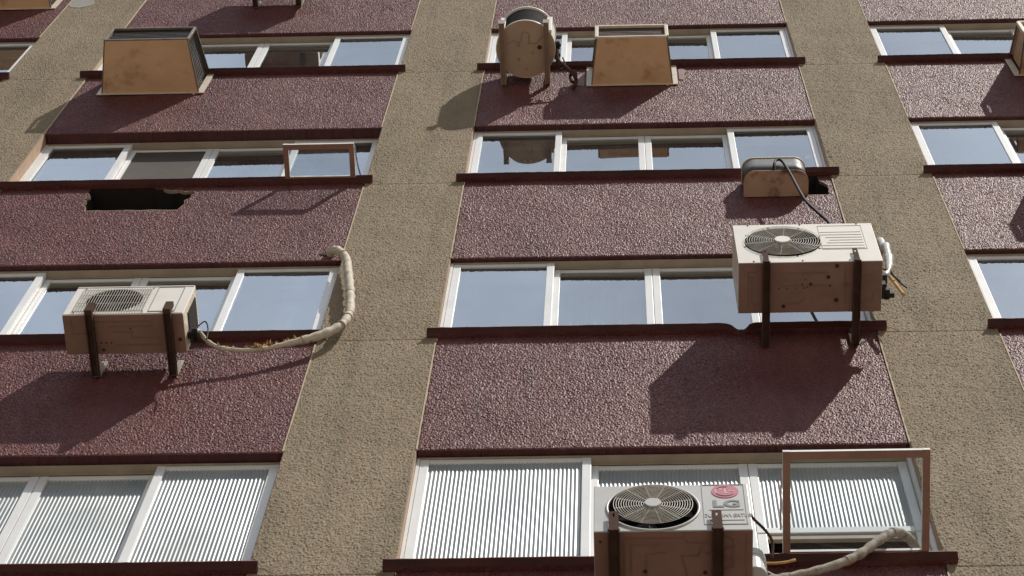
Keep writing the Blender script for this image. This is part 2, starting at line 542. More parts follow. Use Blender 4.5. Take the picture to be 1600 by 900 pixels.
def grit(mesh, corner, parent):
    o = bpy.data.objects.new('roughcast_face', mesh)
    COL.objects.link(o)
    o.parent = parent
    o.location = Vector(corner) - Vector(WL[parent.name])
    return o

# ------------------------------------------------------------------ setting
GZ = -11.9
g = MB().add([(-250, -250, GZ), (250, -250, GZ), (250, 250, GZ), (-250, 250, GZ)], [(0, 1, 2, 3)]).build('ground', M['ground'])
g['kind'] = 'structure'

# ------------------------------------------------------------------ the building
H, W, PW = 2.8, 2.7, 0.7345
WH = 1.277                                  # window height: lintel to sill top
bays = {'Z': -2 * W - 2 * PW, 'L': -W - PW, 'C': 0.0, 'R': W + PW}
rows = {0: 4 * H, 1: 3 * H, 2: 2 * H, 3: H, 4: 0.0}      # lintel height of each storey
B = thing('apartment_building', 'tall apartment block with burgundy pebbledash panels between tan roughcast piers', 'building', (1.35, 0.5, GZ))

holes = {('L', 2): [[(-2.765, 4.296), (-2.77, 4.20), (-2.735, 4.12), (-2.775, 4.06), (-2.74, 4.02), (-2.76, 3.95), (-2.72, 3.90), (-2.71, 3.815), (-2.62, 3.822), (-2.55, 3.812),
                     (-2.40, 3.82), (-2.30, 3.809), (-2.22, 3.818), (-2.10, 3.806), (-2.035, 3.808), (-2.025, 3.86), (-2.005, 3.93), (-2.02, 4.0), (-1.985, 4.05), (-1.99, 4.11),
                     (-1.96, 4.15), (-1.99, 4.205), (-2.05, 4.19), (-2.10, 4.225), (-2.16, 4.21), (-2.22, 4.255), (-2.28, 4.27), (-2.30, 4.296)]],
         ('C', 2): [[(2.06, 3.885), (2.645, 3.885), (2.65, 4.0), (2.655, 4.09), (2.63, 4.14), (2.60, 4.19), (2.59, 4.296), (2.06, 4.296)]]}
GRIT = {}
for bk, x0 in bays.items():
    for rw in (0, 1, 2, 3, 4, 5):
        zb = (4 - rw) * H                   # bottom of the spandrel above this storey's window = lintel
        zt = zb + H - WH - 0.004
        if rw == 5:
            zt = -WH - 0.004
            zb = -4.2
        # the panel: rough bottom and side edges
        lo = jag(x0 + 0.006, x0 + W - 0.006, zb, 0.0055)
        sl = [(x0 + W - 0.004 - random.uniform(0, 0.004), zb + (zt - zb) * i / 40) for i in range(1, 41)]
        sr = [(x0 + 0.004 + random.uniform(0, 0.004), zt - (zt - zb) * i / 40) for i in range(0, 40)]
        key = (bk, rw - 1)
        hl = holes.get(key, [])
        mb = MB()
        mb.plate([lo + sl + sr] + [list(reversed(h)) for h in hl], 0.004, 0.30, 0, 1, 2)
        sp = mb.build('spandrel', [M['red_cast'], M['red_paint'], M['hole']], B)
        if hl:
            gm_ = grit_mesh('roughcast', W - 0.010, zt - zb, 0.0074, 0.0078, 0.0033, 0.0043, M['red_cast'], hl, (x0 + 0.005, zb))
        else:
            kk = round(zt - zb, 3)
            if kk not in GRIT:
                GRIT[kk] = grit_mesh('roughcast', W - 0.010, zt - zb, 0.0074, 0.0078, 0.0033, 0.0043, M['red_cast'])
            gm_ = GRIT[kk]
        if rw < 6:
            grit(gm_, (x0 + 0.005, 0.004, zb), sp)
        for h in hl:
            xs = [a for a, b in h]
            bx = MB().plate([[(min(xs) - 0.1, min(b for a, b in h) - 0.1), (max(xs) + 0.1, min(b for a, b in h) - 0.1), (max(xs) + 0.1, zt - 0.01), (min(xs) - 0.1, zt - 0.01)]], 0.305, 0.32)
            bx.build('hole_recess', M['hole'], sp)
            ed = MB()
            n = len(h)
            for i in range(n):
                a, b = h[i], h[(i + 1) % n]
                if max(a[1], b[1]) > zt - 0.05:
                    continue
                ed.hexa([(a[0], -0.004, a[1] - 0.002), (b[0], -0.004, b[1] - 0.002), (b[0], 0.018, b[1] - 0.002), (a[0], 0.018, a[1] - 0.002),
                         (a[0], -0.004, a[1] + 0.010), (b[0], -0.004, b[1] + 0.010), (b[0], 0.018, b[1] + 0.010), (a[0], 0.018, a[1] + 0.010)])
            ed.build('broken_edge', M['mortar'], sp)
        # pale plaster bead along each side of the panel
        for bxx in (x0 - 0.004, x0 + W - 0.006):
            mb = MB()
            q = []
            for i in range(31):
                z = zb + (zt - 0.10 - zb) * i / 30
                wv = 0.0095 + random.uniform(-0.003, 0.002)
                q.append((bxx, bxx + wv, z))
            for (a0, a1, za), (b0, b1, zb2) in zip(q[:-1], q[1:]):
                mb.hexa([(a0, -0.010, za), (a1, -0.010, za), (a1, 0.002, za), (a0, 0.002, za),
                         (b0, -0.010, zb2), (b1, -0.010, zb2), (b1, 0.002, zb2), (b0, 0.002, zb2)])
            mb.build('plaster_bead', M['bead'], B)

# piers: one roughcast panel per storey, thin joints between
pier_x = [-2 * W - 3 * PW, -W - 2 * PW, -PW, W, 2 * W + PW]
for px in pier_x:
    for rw in range(-1, 6):
        zt = (4 - rw) * H - WH - 0.05
        zm = zt - H + WH + 0.055             # a joint at lintel level as well
        zb = zt - H
        for (a, b) in ((zb, zt - 0.0015),):
            mb = MB()
            mb.plate([[(px, a), (px + PW, a), (px + PW, b), (px, b)]], 0.0, 0.34, 0, 1)
            pp = mb.build('pier_panel', [M['tan_cast'], M['plaster']], B)
            kk = ('pier', round(b - a, 3))
            if kk not in GRIT:
                GRIT[kk] = grit_mesh('pier_roughcast', PW, b - a, 0.0084, 0.0068, 0.0038, 0.0050, M['tan_cast'], fine=0.45, edge=-0.0012)
            if 0 <= rw <= 4:
                grit(GRIT[kk], (px, 0.0, a), pp)
    mb = MB().box(px + 0.02, px + PW - 0.02, 0.02, 0.36, -4.6, 13.5)
    mb.build('pier_core', M['dark'], B)
# lower storeys down to the ground, and the wall body behind everything
MB().box(-2 * W - 3 * PW, 2 * W + 2 * PW, 0.0, 0.5, GZ, -4.25).build('lower_wall', M['tan_cast'], B)
MB().box(-2 * W - 3 * PW, 2 * W + 2 * PW, 2.2, 2.4, -4.25, 13.5).build('back_wall', M['room'], B)

# a grey cement repair and flat dark discs painting the shade of small chips
blob = [(-4.245 + 0.0, 9.50), (-4.17, 9.42), (-4.08, 9.40), (-3.98, 9.45), (-3.93, 9.52), (-3.96, 9.62), (-4.05, 9.75), (-4.155, 9.80)]
blob = [(-4.165, 9.50), (-4.12, 9.42), (-4.03, 9.40), (-3.95, 9.46), (-3.91, 9.54), (-3.95, 9.66), (-4.05, 9.78), (-4.16, 9.80)]
MB().plate([blob], -0.010, 0.001).build('cement_patch', M['cement'], B)
for (cx, cz, s) in ((3.388, 4.49, 0.018), (3.371, 4.436, 0.014), (2.722, 4.817, 0.016), (2.732, 4.70, 0.02), (3.33, 4.42, 0.010)):
    s *= 0.75
    lp = [(cx + s * random.uniform(0.6, 1.3) * math.cos(a * 0.785), cz + 1.6 * s * random.uniform(0.6, 1.3) * math.sin(a * 0.785)) for a in range(8)]
    MB().plate([lp], -0.006, 0.001).build('chip_shade_disc', M['hole'], B)

for pts_ in ([(1.665, 6.72), (1.70, 6.70), (1.73, 6.78), (1.71, 6.86), (1.74, 6.95), (1.70, 7.02), (1.665, 7.0)], [(0.80, 6.60), (0.868, 6.58), (0.868, 6.88), (0.83, 6.93), (0.79, 6.82), (0.82, 6.72)]):
    MB().plate([pts_], -0.0095, 0.003).build('mortar_smear', M['smear'], B)
# windows -----------------------------------------------------------
soff = {('C', 1): .035, ('C', 2): .045, ('C', 3): .028, ('C', 4): .040, ('L', 1): .032, ('L', 2): .085, ('L', 3): .035, ('L', 4): .055,
        ('R', 1): .035, ('R', 2): .030, ('R', 3): .030, ('Z', 1): .035}
patt = {('C', 1): 'FBBF', ('C', 2): 'FBBF', ('C', 3): 'FBBB', ('C', 4): 'FBB', ('L', 2): 'FBBF', ('L', 3): 'FBBF', ('L', 4): 'FBBF'}
ribbed_rows = {('C', 4), ('L', 4)}
curtains = {('C', 3): [1], ('L', 2): [0, 2], ('R', 2): [0, 1], ('R', 3): [0, 1], ('L', 3): [3], ('C', 2): [0, 3]}

def rib_sheet(x0, x1, z0, z1, y):
    mb = MB()
    lam, amp, n = 0.0225, 0.0024, 12
    cnt = int((x1 - x0) / lam * n)
    xs = [x0 + (x1 - x0) * i / cnt for i in range(cnt + 1)]
    ys = [y - amp * math.cos(2 * math.pi * (q - x0) / lam) for q in xs]
    k = len(xs)
    vs = [(a, b, z0) for a, b in zip(xs, ys)] + [(a, b, z1) for a, b in zip(xs, ys)]
    vs += [(a, b + 0.004, z0) for a, b in zip(xs, ys)] + [(a, b + 0.004, z1) for a, b in zip(xs, ys)]
    fs = [(i, i + 1, k + i + 1, k + i) for i in range(k - 1)] + [(2 * k + i, 3 * k + i, 3 * k + i + 1, 2 * k + i + 1) for i in range(k - 1)]
    return mb.add(vs, fs, 0, True)

def sash_frame(x0, x1, z0, z1, y0, y1, st=0.05, top=0.034, bot=0.05):
    mb = MB()
    mb.box(x0, x0 + st, y0, y1, z0, z1)
    mb.box(x1 - st, x1, y0, y1, z0, z1)
    mb.box(x0 + st, x1 - st, y0 + 0.002, y1, z1 - top, z1)
    mb.box(x0 + st, x1 - st, y0 + 0.002, y1, z0, z0 + bot)
    return mb

for bk, x0 in bays.items():
    for rw, z1 in rows.items():
        z0 = z1 - WH
        s = soff.get((bk, rw), 0.04)
        zs = z1 - 0.004
        # outer frame: cream head channel, jambs, bottom track
        mb = MB()
        yb = s + 0.15
        mb.box(x0 + 0.002, x0 + W - 0.002, s, yb, zs - 0.012, zs - 0.0065, 1)
        mb.box(x0 + 0.002, x0 + W - 0.002, s + 0.046, s + 0.0505, zs - 0.030, zs - 0.012, 1)
        mb.box(x0 + 0.002, x0 + W - 0.002, s + 0.112, yb, zs - 0.042, zs - 0.012, 1)
        mb.box(x0 + 0.002, x0 + 0.020, s + 0.005, yb, z0, zs - 0.012, 0)
        mb.box(x0 + W - 0.020, x0 + W - 0.002, s + 0.005, yb, z0, zs - 0.012, 0)
        mb.box(x0 + 0.020, x0 + W - 0.020, s + 0.016, yb, z0 + 0.001, z0 + 0.02, 1)
        win = mb.build('window', [M['white'], M['cream_frame']], B)
        q = (W - 0.044) / 4
        cuts = [0, q, 2 * q, 3 * q, 4 * q]
        if (bk, rw) == ('C', 4):
            cuts = [0, 0.925, 1.79, 4 * q]
        pt = patt.get((bk, rw), 'FBBF')
        for i in range(len(cuts) - 1):
            a = x0 + 0.022 + cuts[i]
            b = x0 + 0.022 + cuts[i + 1]
            f = pt[i] == 'F'
            ya = s + 0.009 if f else s + 0.052
            if f:
                a2, b2 = a - (0.0 if i == 0 else 0.012), b + (0.012 if i == 0 else 0.0)
            else:
                a2, b2 = a + 0.0015, b - 0.0015
            zt = zs - (0.014 if f else 0.032)
            zb = z0 + 0.022
            st = 0.050
            if rw == 4 and bk == 'C' and i == 2:
                zb2 = -0.80                  # fixed ribbed light above the open hopper
                sf = sash_frame(a2, b2, zb2, zt, ya, ya + 0.036, st, 0.034, 0.055)
                sf.box(a2, a2 + st, ya + 0.004, ya + 0.036, zb, zb2 - 0.001)
                sf.box(b2 - st, b2, ya + 0.004, ya + 0.036, zb, zb2 - 0.001)
                sf.box(a2 + st, b2 - st, ya + 0.012, ya + 0.036, zb2 - 0.05, zb2 - 0.002, 1)
                sf.box(a2 + st, b2 - st, ya + 0.10, ya + 0.13, zb, zb2 - 0.26, 0)
                sh = sf.build('sash', [M['white'], M['cream_frame']], win, 0.003)
                zb = zb2
            else:
                sh = sash_frame(a2, b2, zb, zt, ya, ya + 0.036, st).build('sash', M['white'], win, 0.003)
            pa, pb, pc, pdz = a2 + st - 0.004, b2 - st + 0.004, zb + 0.046, zt - 0.030
            if (bk, rw) in ribbed_rows:
                rib_sheet(pa, pb, pc, pdz, ya + 0.014).build('ribbed_pane', M['ribbed'], win, fix=False)
            elif (bk, rw) == ('L', 2) and i == 1:
                MB().box(pa, pb, ya + 0.010, ya + 0.014, pc, pdz).build('insect_screen', M['screen'], win)
            else:
                tl = random.uniform(-0.0018, 0.0018)
                t2 = random.uniform(-0.0018, 0.0018)
                y = ya + 0.010
                MB().hexa([(pa, y - tl, pc), (pb, y + tl, pc), (pb, y + tl + .005, pc), (pa, y - tl + .005, pc),
                           (pa, y - tl + t2, pdz), (pb, y + tl + t2, pdz), (pb, y + tl + t2 + .005, pdz), (pa, y - tl + t2 + .005, pdz)]).build('pane', M['glass'], win)
            if i in curtains.get((bk, rw), []):
                cm = MB()
                n = 60
                ln = (b - a) * random.uniform(0.55, 0.95)
                vs = []
                for k in range(n + 1):
                    x = a + 0.02 + ln * k / n
                    y = s + 0.24 + 0.018 * math.sin(k * 1.1 + random.uniform(-.2, .2)) + 0.01 * math.sin(k * 0.37)
                    vs += [(x, y, z0 + 0.02), (x, y, zs - 0.06), (x, y + .004, z0 + 0.02), (x, y + .004, zs - 0.06)]
                cm.add(vs, [(4 * k, 4 * k + 4, 4 * k + 5, 4 * k + 1) for k in range(n)] + [(4 * k + 2, 4 * k + 3, 4 * k + 7, 4 * k + 6) for k in range(n)], 0, True)
                cm.build('curtain', M['curtain'], win, fix=False)
        # the dark room behind
        rm = MB()
        rm.box(x0 + 0.01, x0 + W - 0.01, 0.42, 2.18, zs + 0.25, zs + 0.27)
        rm.build('room_ceiling', M['room'], win)
        rm = MB()
        rm.box(x0 + 0.01, x0 + W - 0.01, 0.42, 2.18, z0 - 0.90, z0 - 0.88)
        rm.build('room_floor', M['room'], win)
        # sill: sheet-metal flashing with a hanging drip edge
        ext, d = 0.058, 0.063
        zh = z0 + 0.004
        xa, xb = x0 - ext, x0 + W + ext
        xs = [xa + (xb - xa) * i / 60 for i in range(61)]
        notch = []
        if (bk, rw) == ('C', 3):             # bent-down bite in the sill
            notch = [(1.74, 0), (1.775, .06), (1.81, .30), (1.835, .70), (1.855, .96), (1.870, .90), (1.885, .94), (1.90, .75), (1.925, .22), (1.955, 0)]
            xs = sorted([x for x in xs if x < 1.735 or x > 1.96] + [a for a, b in notch])
        nd = dict(notch)
        mb = MB()
        pr = []
        for x in xs:
            k_ = nd.get(x, 0.0)
            dz = random.uniform(-.0012, .0012) - 0.036 * k_
            dd = d + random.uniform(-.001, .001) - 0.034 * k_
            db = min(0.038, dd - 0.004)
            pr.append([(x, -0.0015, zh - 0.034 - 0.03 * k_), (x, -db, zh - 0.047 - 0.016 * k_), (x, -dd, zh + dz - 0.008), (x, -dd + 0.002, zh + dz), (x, -0.0015, z0 - 0.001 - 0.045 * k_)])
        for p, q in zip(pr[:-1], pr[1:]):
            mb.add(p + q, [(k, (k + 1) % 5, 5 + (k + 1) % 5, 5 + k) for k in (1, 3, 4)])
            mb.add(p + q, [(0, 1, 6, 5)], 2)
            mb.add(p + q, [(2, 3, 8, 7)], 1)
        mb.add(pr[0], [(0, 1, 2, 3, 4)])
        mb.add(pr[-1], [(4, 3, 2, 1, 0)])
        for (ca, cb) in ([(xa + 0.062, 1.74), (1.955, xb - 0.062)] if notch else [(xa + 0.062, xb - 0.062)]):
            mb.box(ca, cb, -0.0012, s + 0.012, z0 - 0.022, z0 - 0.002)
        mb.build('sill', [M['sill_red'], M['sill_edge'], M['red_cast']], B)

def hopper(x0, x1, yh, zh, yt, ztp, win_parent, wd, th=0.03, tb=0.044):
    """open bottom-hung sash leaning out over the sill: outer face coloured brown as in shade, edges bright"""
    a, b = Vector((0, yh, zh)), Vector((0, yt, ztp))
    d = (b - a)
    L = d.length
    d.normalize()
    nr = Vector((0, -d.z, d.y))
    if nr.z > 0:
        nr = -nr                              # outward, facing down
    def P(x, t, o):
        q = a + d * t + nr * o
        return (x, q.y, q.z)
    mb = MB()
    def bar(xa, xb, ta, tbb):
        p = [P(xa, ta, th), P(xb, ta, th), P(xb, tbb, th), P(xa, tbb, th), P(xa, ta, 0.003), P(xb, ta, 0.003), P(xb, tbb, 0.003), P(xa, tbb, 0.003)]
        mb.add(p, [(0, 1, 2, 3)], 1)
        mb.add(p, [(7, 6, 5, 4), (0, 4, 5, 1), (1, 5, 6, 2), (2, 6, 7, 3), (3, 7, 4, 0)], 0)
    bar(x0, x0 + wd, 0, L)
    bar(x1 - wd, x1, 0, L)
    bar(x0 + wd + 0.0005, x1 - wd - 0.0005, L - tb, L - 0.001)
    bar(x0 + wd + 0.0005, x1 - wd - 0.0005, 0, tb)
    o = mb.build('open_sash', [M['sash_brown'], M['sash_under']], win_parent, fix=False)
    gp = MB()
    p = [P(x0 + wd - .004, tb, 0.016), P(x1 - wd + .004, tb, 0.016), P(x1 - wd + .004, L - tb, 0.016), P(x0 + wd - .004, L - tb, 0.016),
         P(x0 + wd - .004, tb, 0.012), P(x1 - wd + .004, tb, 0.012), P(x1 - wd + .004, L - tb, 0.012), P(x0 + wd - .004, L - tb, 0.012)]
    gp.hexa(p)
    gp.build('open_sash_pane', M['glass_clear'], win_parent)
    return P, L

wins = [c for c in B.children if c.name.startswith('window')]
def win_at(bk, rw):
    i = list(bays).index(bk) * 5 + rw
    return wins[i]

P, L = hopper(-1.322, -0.800, -0.02, 4.330, -0.31, 4.345, win_at('L', 2), 0.038, 0.030, 0.042)
MB().tube([P(-0.797, L * 0.9, 0.0), (-0.79, -0.15, 4.36), (-0.775, 0.06, 4.48)], 0.006, 6).build('stay_arm', M['rope'], win_at('L', 2))
P, L = hopper(1.908, 2.622, -0.02, -1.245, -0.555, -1.130, win_at('C', 4), 0.036, 0.034, 0.040)
MB().tube([P(1.905, L * 0.82, 0.0), (1.915, -0.22, -1.00), (1.93, 0.04, -0.86)], 0.0045, 6).build('stay_arm', M['rope'], win_at('C', 4))
MB().tube([P(2.626, L * 0.55, 0.0), (2.635, -0.12, -1.02), (2.645, 0.05, -0.90)], 0.0045, 6).build('stay_arm', M['rope'], win_at('C', 4))

# ------------------------------------------------------------------ brackets
def bracket(x, z, d, tab, label, mat='bracket', wide=0.046, tabw=0.030, slot=True, leg=0.26, group='wall brackets under the air conditioners'):
    t = thing('wall_bracket', label, 'bracket', (x, -0.012, z), group)
    h = wide / 2
    a = MB()
    a.box(x - h, x + h, -d, -0.020, z - 0.006, z)                     # web, sits under the unit
    a.box(x - h, x - h + 0.006, -d, -0.020, z - 0.036, z - 0.0065)     # flanges of the channel
    a.box(x + h - 0.006, x + h, -d, -0.020, z - 0.036, z - 0.0065)
    a.box(x - h + 0.0065, x + h - 0.0065, -d, -0.020, z - 0.012, z - 0.0065)
    a.build('arm', M[mat], t)
    tw = tabw / 2
    if slot:
        lp = [(x - tw, z - 0.02), (x + tw, z - 0.02), (x + tw, z + tab), (x + tw * .4, z + tab + 0.006), (x - tw, z + tab)]
        sl = [(x - 0.0045, z + tab * 0.66), (x + 0.0045, z + tab * 0.66), (x + 0.0045, z + tab * 0.90), (x - 0.0045, z + tab * 0.90)]
        MB().plate([lp, list(reversed(sl))], -d - 0.006, -d - 0.0005).build('end_tab', M[mat], t)
    else:
        e = MB().box(x - tw, x + tw, -d - 0.030, -d - 0.0005, z - 0.03, z + tab)
        e.build('end_tab', M[mat], t)
    lg = MB()
    lg.box(x - h, x + h, -0.0195, -0.0115, z + 0.0005, z + leg)
    lg.add([(x + h + .001, -0.02, z + 0.001), (x + h + .001, -0.13, z + 0.001), (x + h + .001, -0.02, z + 0.12),
            (x + h - .004, -0.02, z + 0.001), (x + h - .004, -0.13, z + 0.001), (x + h - .004, -0.02, z + 0.12)],
           [(0, 1, 2), (5, 4, 3), (0, 3, 4, 1), (1, 4, 5, 2), (2, 5, 3, 0)])
    lg.build('wall_leg', M['galv'] if not slot else M[mat], t)
    bl = MB()
    for zz in (z + leg * 0.35, z + leg * 0.8):
        bl.cyl_y(x, zz, 0.010, -0.0275, -0.0197, 8)
    bl.build('bolt', M['rope'], t)
    return t

# ------------------------------------------------------------------ split outdoor units
def rect_line(mb, x0, x1, z0, z1, y, w=0.004, mi=0, th=0.002):
    mb.box(x0, x1, y - th, y, z1 - w, z1, mi)
    mb.box(x0, x1, y - th, y, z0, z0 + w, mi)
    mb.box(x0, x0 + w, y - th, y, z0 + w, z1 - w, mi)
    mb.box(x1 - w, x1, y - th, y, z0 + w, z1 - w, mi)

def ridge(mb, pts, z, w=0.011, h=0.0011, mi=1):
    for i, (a, b) in enumerate(zip(pts[:-1], pts[1:])):
        zi = z - 0.0002 * i
        a, b = Vector((a[0], a[1], zi)), Vector((b[0], b[1], zi))
        e = (b - a).normalized() * w * 0.3
        mb.bar(a - e, b + e, w, h * 2, mi)

def fan_blades(cx, cz, R, y, n=3):
    mb = MB()
    for k in range(n):
        a0 = 2 * math.pi * k / n + 0.4
        vs = []
        for i in range(9):
            t = i / 8
            rr = R * (0.22 + 0.76 * t)
            for j, da in enumerate((-0.36 - 0.25 * t, 0.10, 0.50)):
                an = a0 + da
                vs.append((cx + rr * math.cos(an), y + 0.022 * (j - 1) * (1.2 - 0.4 * t), cz + rr * math.sin(an)))
        mb.add(vs, [(i * 3 + j, i * 3 + j + 1, i * 3 + j + 4, i * 3 + j + 3) for i in range(8) for j in range(2)], 0, True)
    mb.cyl_y(cx, cz, R * 0.22, y - 0.03, y + 0.03, 20)
    return mb

def unit_body(t, x0, x1, d0, d1, z0, z1, cm, base_m, panel_m, fan, r_hole):
    yf, yb = -d1, -d0
    c = MB()
    th = 0.008
    c.box(x0, x1, yf + 0.010, yb, z1 - th, z1)                          # top
    c.box(x0, x0 + th, yf + 0.010, yb, z0 + 0.004, z1 - th - 0.0005)
    c.box(x1 - th, x1, yf + 0.010, yb, z0 + 0.004, z1 - th - 0.0005)
    c.box(x0 + th, x1 - th, yb - th, yb - 0.001, z0 + 0.004, z1 - th - 0.0005)
    c.build('casing', M[cm], t, 0.003)
    fp = MB().plate([[(x0, z0 + 0.004), (x1, z0 + 0.004), (x1, z1), (x0, z1)], list(reversed(circle(fan[0], fan[1], r_hole, 56)))], yf, yf + 0.0095)
    fp.build('front_panel', M[panel_m], t, 0.0035)
    sh = MB()
    sh.cyl_y(fan[0], fan[1], r_hole, yf + 0.004, yf + 0.13, 56, 0, (False, True))
    sh.build('fan_shroud', M['fan_dark'], t)
    fan_blades(fan[0], fan[1], r_hole * 0.95, yf + 0.055).build('fan', M['fan_blade'], t)
    return yf

def ring_grille(t, cx, cz, y, r_out, r_hub, n, wire, spokes, mat, hubm):
    g = MB()
    for i in range(n):
        r = r_hub * 1.15 + (r_out - r_hub * 1.15) * i / (n - 1)
        g.ring((cx, y, cz), r, wire, 56, 5)
    for k in range(spokes):
        a = 2 * math.pi * k / spokes + 0.19
        g.bar((cx + r_hub * math.cos(a), y + wire, cz + r_hub * math.sin(a)), (cx + r_out * math.cos(a), y + wire, cz + r_out * math.sin(a)), wire * 2, wire * 1.4)
    gr = g.build('fan_grille', M[mat], t)
    h = MB().cyl_y(cx, cz, r_hub, y - 0.010, y + 0.004, 28)
    h.build('grille_hub', M[hubm], gr)

def base_pan(t, x0, x1, d0, d1, z0, ridges, spots, mat):
    b = MB().box(x0 + 0.002, x1 - 0.002, -d1 + 0.004, -d0 - 0.002, z0, z0 + 0.0035, 0)
    for r in ridges:
        ridge(b, r, z0 - 0.0005)
    for (cx, cy, r) in spots:
        b.disc_z(cx, cy, r, z0 - 0.0042, z0 - 0.0008, 12, 2)
    b.build('base_pan', [M[mat], M['emboss'], M['rust_spot']], t)

def arc(cx, cy, r, a0, a1, n=6):
    return [(cx + r * math.cos(math.radians(a0 + (a1 - a0) * i / n)), cy + r * math.sin(math.radians(a0 + (a1 - a0) * i / n))) for i in range(n + 1)]

# --- cream unit with round grille, on the third storey of the middle bay
x0, x1, d0, d1, z0, z1 = 1.838, 2.692, 0.225, 0.552, 1.285, 1.905
t = thing('air_conditioner', 'cream outdoor unit with round fan grille and ridged front, above the notched sill', 'air conditioner', (2.265, -0.39, 1.285), 'split outdoor units')
fc = (2.124, 1.612)
yf = unit_body(t, x0, x1, d0, d1, z0, z1, 'ac_side', 'under_brown', 'ac_cream', fc, 0.232)
ring_grille(t, fc[0], fc[1], yf - 0.012, 0.230, 0.047, 13, 0.0017, 10, 'wire', 'ac_cream')
lv = MB()
for i in range(7):
    zz = 1.495 + i * 0.044
    xa = 2.36 + (0.05 if i == 3 else 0.03 if i in (2, 4) else 0.0)
    lv.box(xa - (0.06 if i < 2 else 0), 2.612, yf - 0.0022, yf - 0.0002, zz, zz + 0.005)
rect_line(lv, 2.355, 2.625, 1.480, 1.868, yf - 0.0002, 0.003)
lv.build('front_ridge', M['ridge_line'], t)
ri = [[(x0 + .06, -d0 - .05), (x0 + .06, -d1 + .06), (x0 + .11, -d1 + .06)], [(x0 + .11, -d0 - .05), (x0 + .08, -d0 - .08), (x0 + .08, -d1 + .09)],
      [(x0 + .25, -d1 + .07), (x1 - .32, -d1 + .07)], [(x0 + .26, -d0 - .06), (x0 + .36, -d0 - .06), (x0 + .40, -d0 - .10)],
      [(x0 + .25, -.40), (x1 - .30, -.40)], [(x1 - .22, -d1 + .04), (x1 - .22, -d0 - .06)],
      [(x1 - .15, -d0 - .07), (x1 - .05, -d0 - .07), (x1 - .05, -d0 - .13)], [(x1 - .15, -d1 + .09)] + arc(x1 - .09, -d1 + .12, .035, 200, 360) + [(x1 - .05, -d1 + .06)]]
sp = [(x0 + .27, -.27, .012), (x1 - .27, -.305, .014), (x1 - .32, -.455, .012), (x1 - .27, -.525, .013), (x0 + .43, -.41, .010), (x1 - .31, -.40, .006)]
sp += [(x0 + .24 + i * .05, -.385, .004) for i in range(4)] + [(x0 + .38, -.41, .005), (x0 + .41, -.39, .004), (x0 + .40, -.44, .004)]
base_pan(t, x0, x1, d0, d1, z0, ri, sp, 'under_brown')
sc = MB()
for (a, b) in ((1.93, 1.305), (2.22, 1.305), (2.50, 1.305), (1.93, 1.893), (2.25, 1.893), (2.60, 1.893)):
    sc.cyl_y(a, b, 0.006, yf - 0.003, yf - 0.0002, 8)
for k in range(8):
    an = k * math.pi / 4 + 0.3
    sc.cyl_y(fc[0] + 0.242 * math.cos(an), fc[1] + 0.242 * math.sin(an), 0.006, yf - 0.003, yf - 0.0002, 8)
sc.build('screw', M['black'], t)
vb = MB()
vb.box(2.693, 2.735, -0.34, -0.245, 1.43, 1.50)
vb.cyl_y(2.745, 1.455, 0.020, -0.30, -0.235, 12)
vb.box(2.735, 2.790, -0.275, -0.245, 1.440, 1.462)
vb.cyl_y(2.735, 1.545, 0.022, -0.36, -0.27, 12)
vb.build('valve', M['black'], t)
for x, lab in ((2.003, 'brown slotted bracket under the left end of the cream round-grille unit'),
               (2.541, 'brown slotted bracket under the right end of the cream round-grille unit')):
    bracket(x, 1.279, 0.565, 0.165, lab, leg=0.24)
pts = catmull([(2.90, 0.01, 3.02), (2.885, -0.08, 2.66), (2.860, -0.19, 2.40), (2.832, -0.24, 2.03), (2.790, -0.29, 1.75), (2.742, -0.315, 1.60), (2.72, -0.31, 1.55)], 10)
rd = [0.027 + 0.004 * math.sin(i * 0.75) - (0.011 if i > 34 else 0) - (0.010 if i % 13 == 0 else 0) for i in range(len(pts))]
o = MB().tube(pts, rd, 12).build('insulated_pipe', M['pvc'])
tag(o, 'white lagged pipe running up the pier beside the cream round-grille unit', 'pipe', 'refrigerant pipes')
o = MB().tube(catmull([(2.815, -0.20, 1.90), (2.843, -0.20, 1.74), (2.868, -0.20, 1.585)], 6), 0.011, 8).build('pipe_stub', M['foam'])
tag(o, 'short yellow pipe stub sticking out beside the black valves of the cream unit', 'pipe')
o = MB().tube(catmull([(2.74, -0.30, 1.80), (2.80, -0.26, 1.82), (2.872, -0.2, 1.80), (2.90, -0.2, 1.70), (2.86, -0.2, 1.83), (2.825, -0.22, 2.0), (2.835, -0.24, 2.06)], 8), 0.0055, 6).build('loose_wire', M['black'])
tag(o, 'thin black looped wire next to the yellow pipe stub', 'wire')

